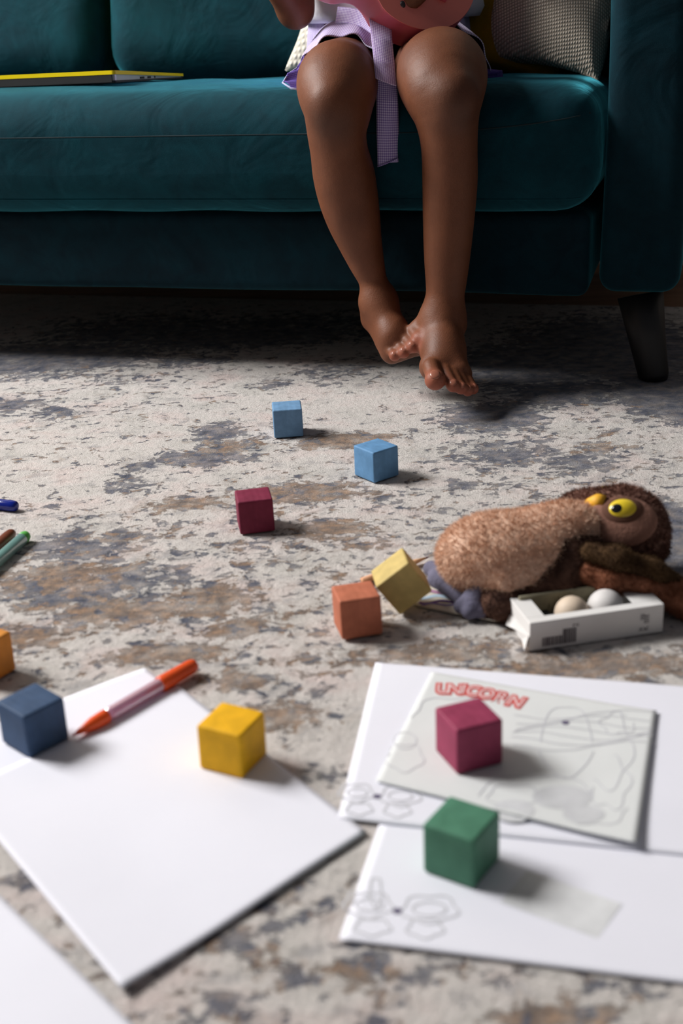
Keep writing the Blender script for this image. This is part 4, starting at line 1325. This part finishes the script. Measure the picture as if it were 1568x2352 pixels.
def owl():
    M_beige = furmat('beige_plush', srgb(250, 216, 192), srgb(226, 184, 156), 34)
    M_dark = furmat('dark_brown_plush', srgb(104, 76, 64), srgb(52, 36, 32), 60)
    M_head = furmat('speckled_brown_plush', srgb(158, 122, 108), srgb(112, 76, 66), 90, srgb(52, 32, 28))
    M_wing = furmat('rust_brown_plush', srgb(176, 118, 92), srgb(124, 76, 54), 50)
    M_wingd = furmat('olive_brown_plush', srgb(88, 66, 44), srgb(56, 40, 28), 40)
    M_feet = plain('slate_felt', srgb(104, 102, 124), .9, .08, 60, .001, 300)
    M_face = plain('brown_felt', srgb(142, 100, 84), .9, .04, 40, .001, 300)
    M_ring = plain('dark_brown_felt', srgb(98, 62, 46), .9, .04, 40)
    root = empty('plush_owl', at(1230, 1330, 0)); tag(root, 'brown plush owl toy with big yellow eyes lying on its back', 'stuffed toy')
    TM = Matrix.Translation(root.location).inverted()
    def par(o, p=root): o.parent = p; o.matrix_parent_inverse = TM; return o
    P = at
    # dark body under and behind
    xs = np.arange(.05, .42, .0024); ys = np.arange(1.10, 1.42, .0024); zs = np.arange(-.002, .16, .0024)
    f = Field(xs, ys, zs, .02)
    f.ell(P(1230, 1285, .036), (.072, .046, .035), Rz(.1)); f.ell(P(1188, 1315, .026), (.036, .036, .025), Rz(-.3), k=.03)
    f.ell(P(1300, 1285, .038), (.042, .042, .036), k=.03)
    f.cone(P(1150, 1385, .018), P(1280, 1370, .018), .018, .018, .03)
    f.f[:, :, zs < .0006] = np.maximum(f.f[:, :, zs < .0006], .001)
    V, F = f.mesh(); o, V = np_mesh('body', V, F, M_dark, None, 2); par(o); par(fur('fur', V, F, 9000, .004, M_dark, None, 1), o)
    # beige belly
    f = Field(xs, ys, zs, .02)
    f.ell(P(1175, 1268, .050), (.060, .047, .037), Rz(.16)); f.ell(P(1106, 1274, .045), (.042, .040, .029), Rz(.2), k=.03)
    f.ell(P(1305, 1226, .060), (.040, .033, .032), k=.03); f.cone(P(1160, 1338, .036), P(1245, 1282, .050), .017, .022, .010)
    f.cone(P(1178, 1362, .026), P(1215, 1338, .034), .008, .012, .015)
    f.cone(P(1120, 1318, .062), P(1250, 1258, .078), .005, .005, .010, sub=True)
    V, F = f.mesh(); o, V = np_mesh('belly', V, F, M_beige, None, 2); par(o); par(fur('fur', V, F, 22000, .0045, M_beige, None, 2, (-.3, -.1, -.2)), o)
    # head: lies with its crown to the right, face turned up and to the camera
    f = Field(xs, ys, zs, .02)
    hc = P(1440, 1222, .050)
    f.ell(hc, (.041, .044, .045)); f.ell(P(1392, 1215, .052), (.026, .032, .032), k=.03)
    f.cone(P(1360, 1160, .075), P(1330, 1152, .066), .010, .008, .015)
    f.cone(P(1300, 1165, .062), P(1350, 1160, .068), .010, .010, .02)
    V, F = f.mesh(); head, V = np_mesh('head', V, F, M_head, None, 2); par(head); par(fur('fur', V, F, 15000, .0045, M_head, None, 3), head)
    # facial disc
    ec = P(1430, 1178, .088)
    n = (Vector((-.10, -.70, .70))).normalized()
    x = Vector((1, .05, 0)); x = (x - n * x.dot(n)).normalized(); y = n.cross(x); R = Matrix((x, y, n)).transposed()
    def ell(nm, c, r, mat, p=head):
        o = mesh(nm, *ellipsoid(c, r, R, 36, 14), mat); par(o, p); return o
    hv = BVHTree.FromPolygons([tuple(v) for v in V], [tuple(q) for q in F.tolist()])
    def on(u, v, off=.0):
        d = ray(u, v); h_ = hv.ray_cast(CAM, d); p = h_[0] if h_[0] is not None else P(u, v, .07); return p + n * off
    ell('facial_disc', on(1425, 1196, -.004), (.036, .027, .010), M_face)
    ell('eye_ring', on(1428, 1178, -.001), (.0225, .0175, .009), M_ring)
    ye = ell('eye', on(1428, 1174, .0025), (.0150, .0115, .0082), plain('yellow_plastic_eye', srgb(238, 208, 50), .25))
    ell('pupil', on(1417, 1176, .0085), (.0066, .0052, .0034), plain('black_pupil', (.01, .01, .014, 1), .1))
    # second eye on the far side
    ell('eye', P(1400, 1140, .085) + Vector((0, .022, -.006)), (.013, .008, .010), plain('yellow_plastic_far_eye', srgb(238, 208, 50), .25))
    # beak
    V, F = tube([on(1385, 1158, .000), on(1372, 1157, .004), P(1352, 1157, .080), P(1341, 1155, .076)], [.0095, .0085, .0055, .0015], 16)
    bk = mesh('beak', V, F, plain('yellow_beak', srgb(238, 176, 40), .6)); par(bk, head)
    # dark collar tuft below the face
    f = Field(xs, ys, zs, .01); f.cone(P(1375, 1230, .040), P(1450, 1275, .022), .016, .020); f.cone(P(1450, 1275, .022), P(1505, 1262, .026), .018, .014)
    V, F = f.mesh(); cl_, V = np_mesh('collar', V, F, M_dark, None, 2); par(cl_, head); par(fur('fur', V, F, 5000, .004, M_dark, None, 4), cl_)
    # wings: upper olive flap and lower rust flap, reaching right
    def wing(pts, wds, th_, mat, nm):
        f = Field(np.arange(.15, .46, .0024), np.arange(1.04, 1.42, .0024), np.arange(0, .13, .0024), .012)
        for i in range(len(pts) - 1):
            a_, b__ = pts[i], pts[i + 1]
            for k_ in (-1, 0, 1):
                o1 = Vector((.15, 1, -.35)) * (wds[i] * k_ * .5); o2 = Vector((.15, 1, -.35)) * (wds[i + 1] * k_ * .5)
                f.cone(a_ + o1, b__ + o2, th_, th_ * .92)
        V, F = f.mesh(); o, V = np_mesh(nm, V, F, mat, None, 2); par(o); par(fur('fur', V, F, 7000, .003, mat, None, 9), o); return o
    wing([P(1350, 1262, .055), P(1415, 1276, .052), P(1495, 1306, .038), P(1580, 1365, .015)], [.052, .060, .046, .014], .009, M_wingd, 'wing')
    wing([P(1350, 1315, .040), P(1400, 1330, .036), P(1480, 1340, .030), P(1545, 1365, .020), P(1590, 1400, .011)], [.014, .018, .018, .014, .008], .0095, M_wing, 'wing')
    # feet
    def foot(leg, toes, nm='foot'):
        f = Field(np.arange(.03, .22, .0018), np.arange(1.10, 1.34, .0018), np.arange(0, .09, .0018), .005)
        for a_, b__, r1, r2 in leg: f.cone(a_, b__, r1, r2)
        for a_, b__, r1, r2 in toes: f.cone(a_, b__, r1, r2, .004)
        V, F = f.mesh(); o, V = np_mesh(nm, V, F, M_feet, None, 2); par(o); return o
    foot([(P(1112, 1335, .034), P(1092, 1368, .020), .0115, .0105)],
         [(P(1092, 1368, .020), P(1058, 1393, .010), .0095, .0075), (P(1092, 1368, .020), P(1078, 1405, .009), .0095, .0080), (P(1095, 1368, .020), P(1106, 1402, .009), .0100, .0085), (P(1098, 1362, .022), P(1118, 1370, .014), .009, .009)])
    foot([(P(1062, 1306, .034), P(1034, 1320, .024), .011, .011)],
         [(P(1036, 1318, .024), P(990, 1306, .018), .0105, .0085), (P(1036, 1322, .022), P(1000, 1330, .014), .0100, .0085), (P(1010, 1330, .016), P(1062, 1372, .010), .0105, .0095), (P(1056, 1300, .038), P(1040, 1312, .034), .008, .008)])
owl()

# parts of parts: their parents already sit in world space
bpy.context.view_layer.update()
for o in bpy.data.objects:
    if o.parent is not None and o.parent.type == 'MESH': o.matrix_parent_inverse = Matrix.Identity(4)
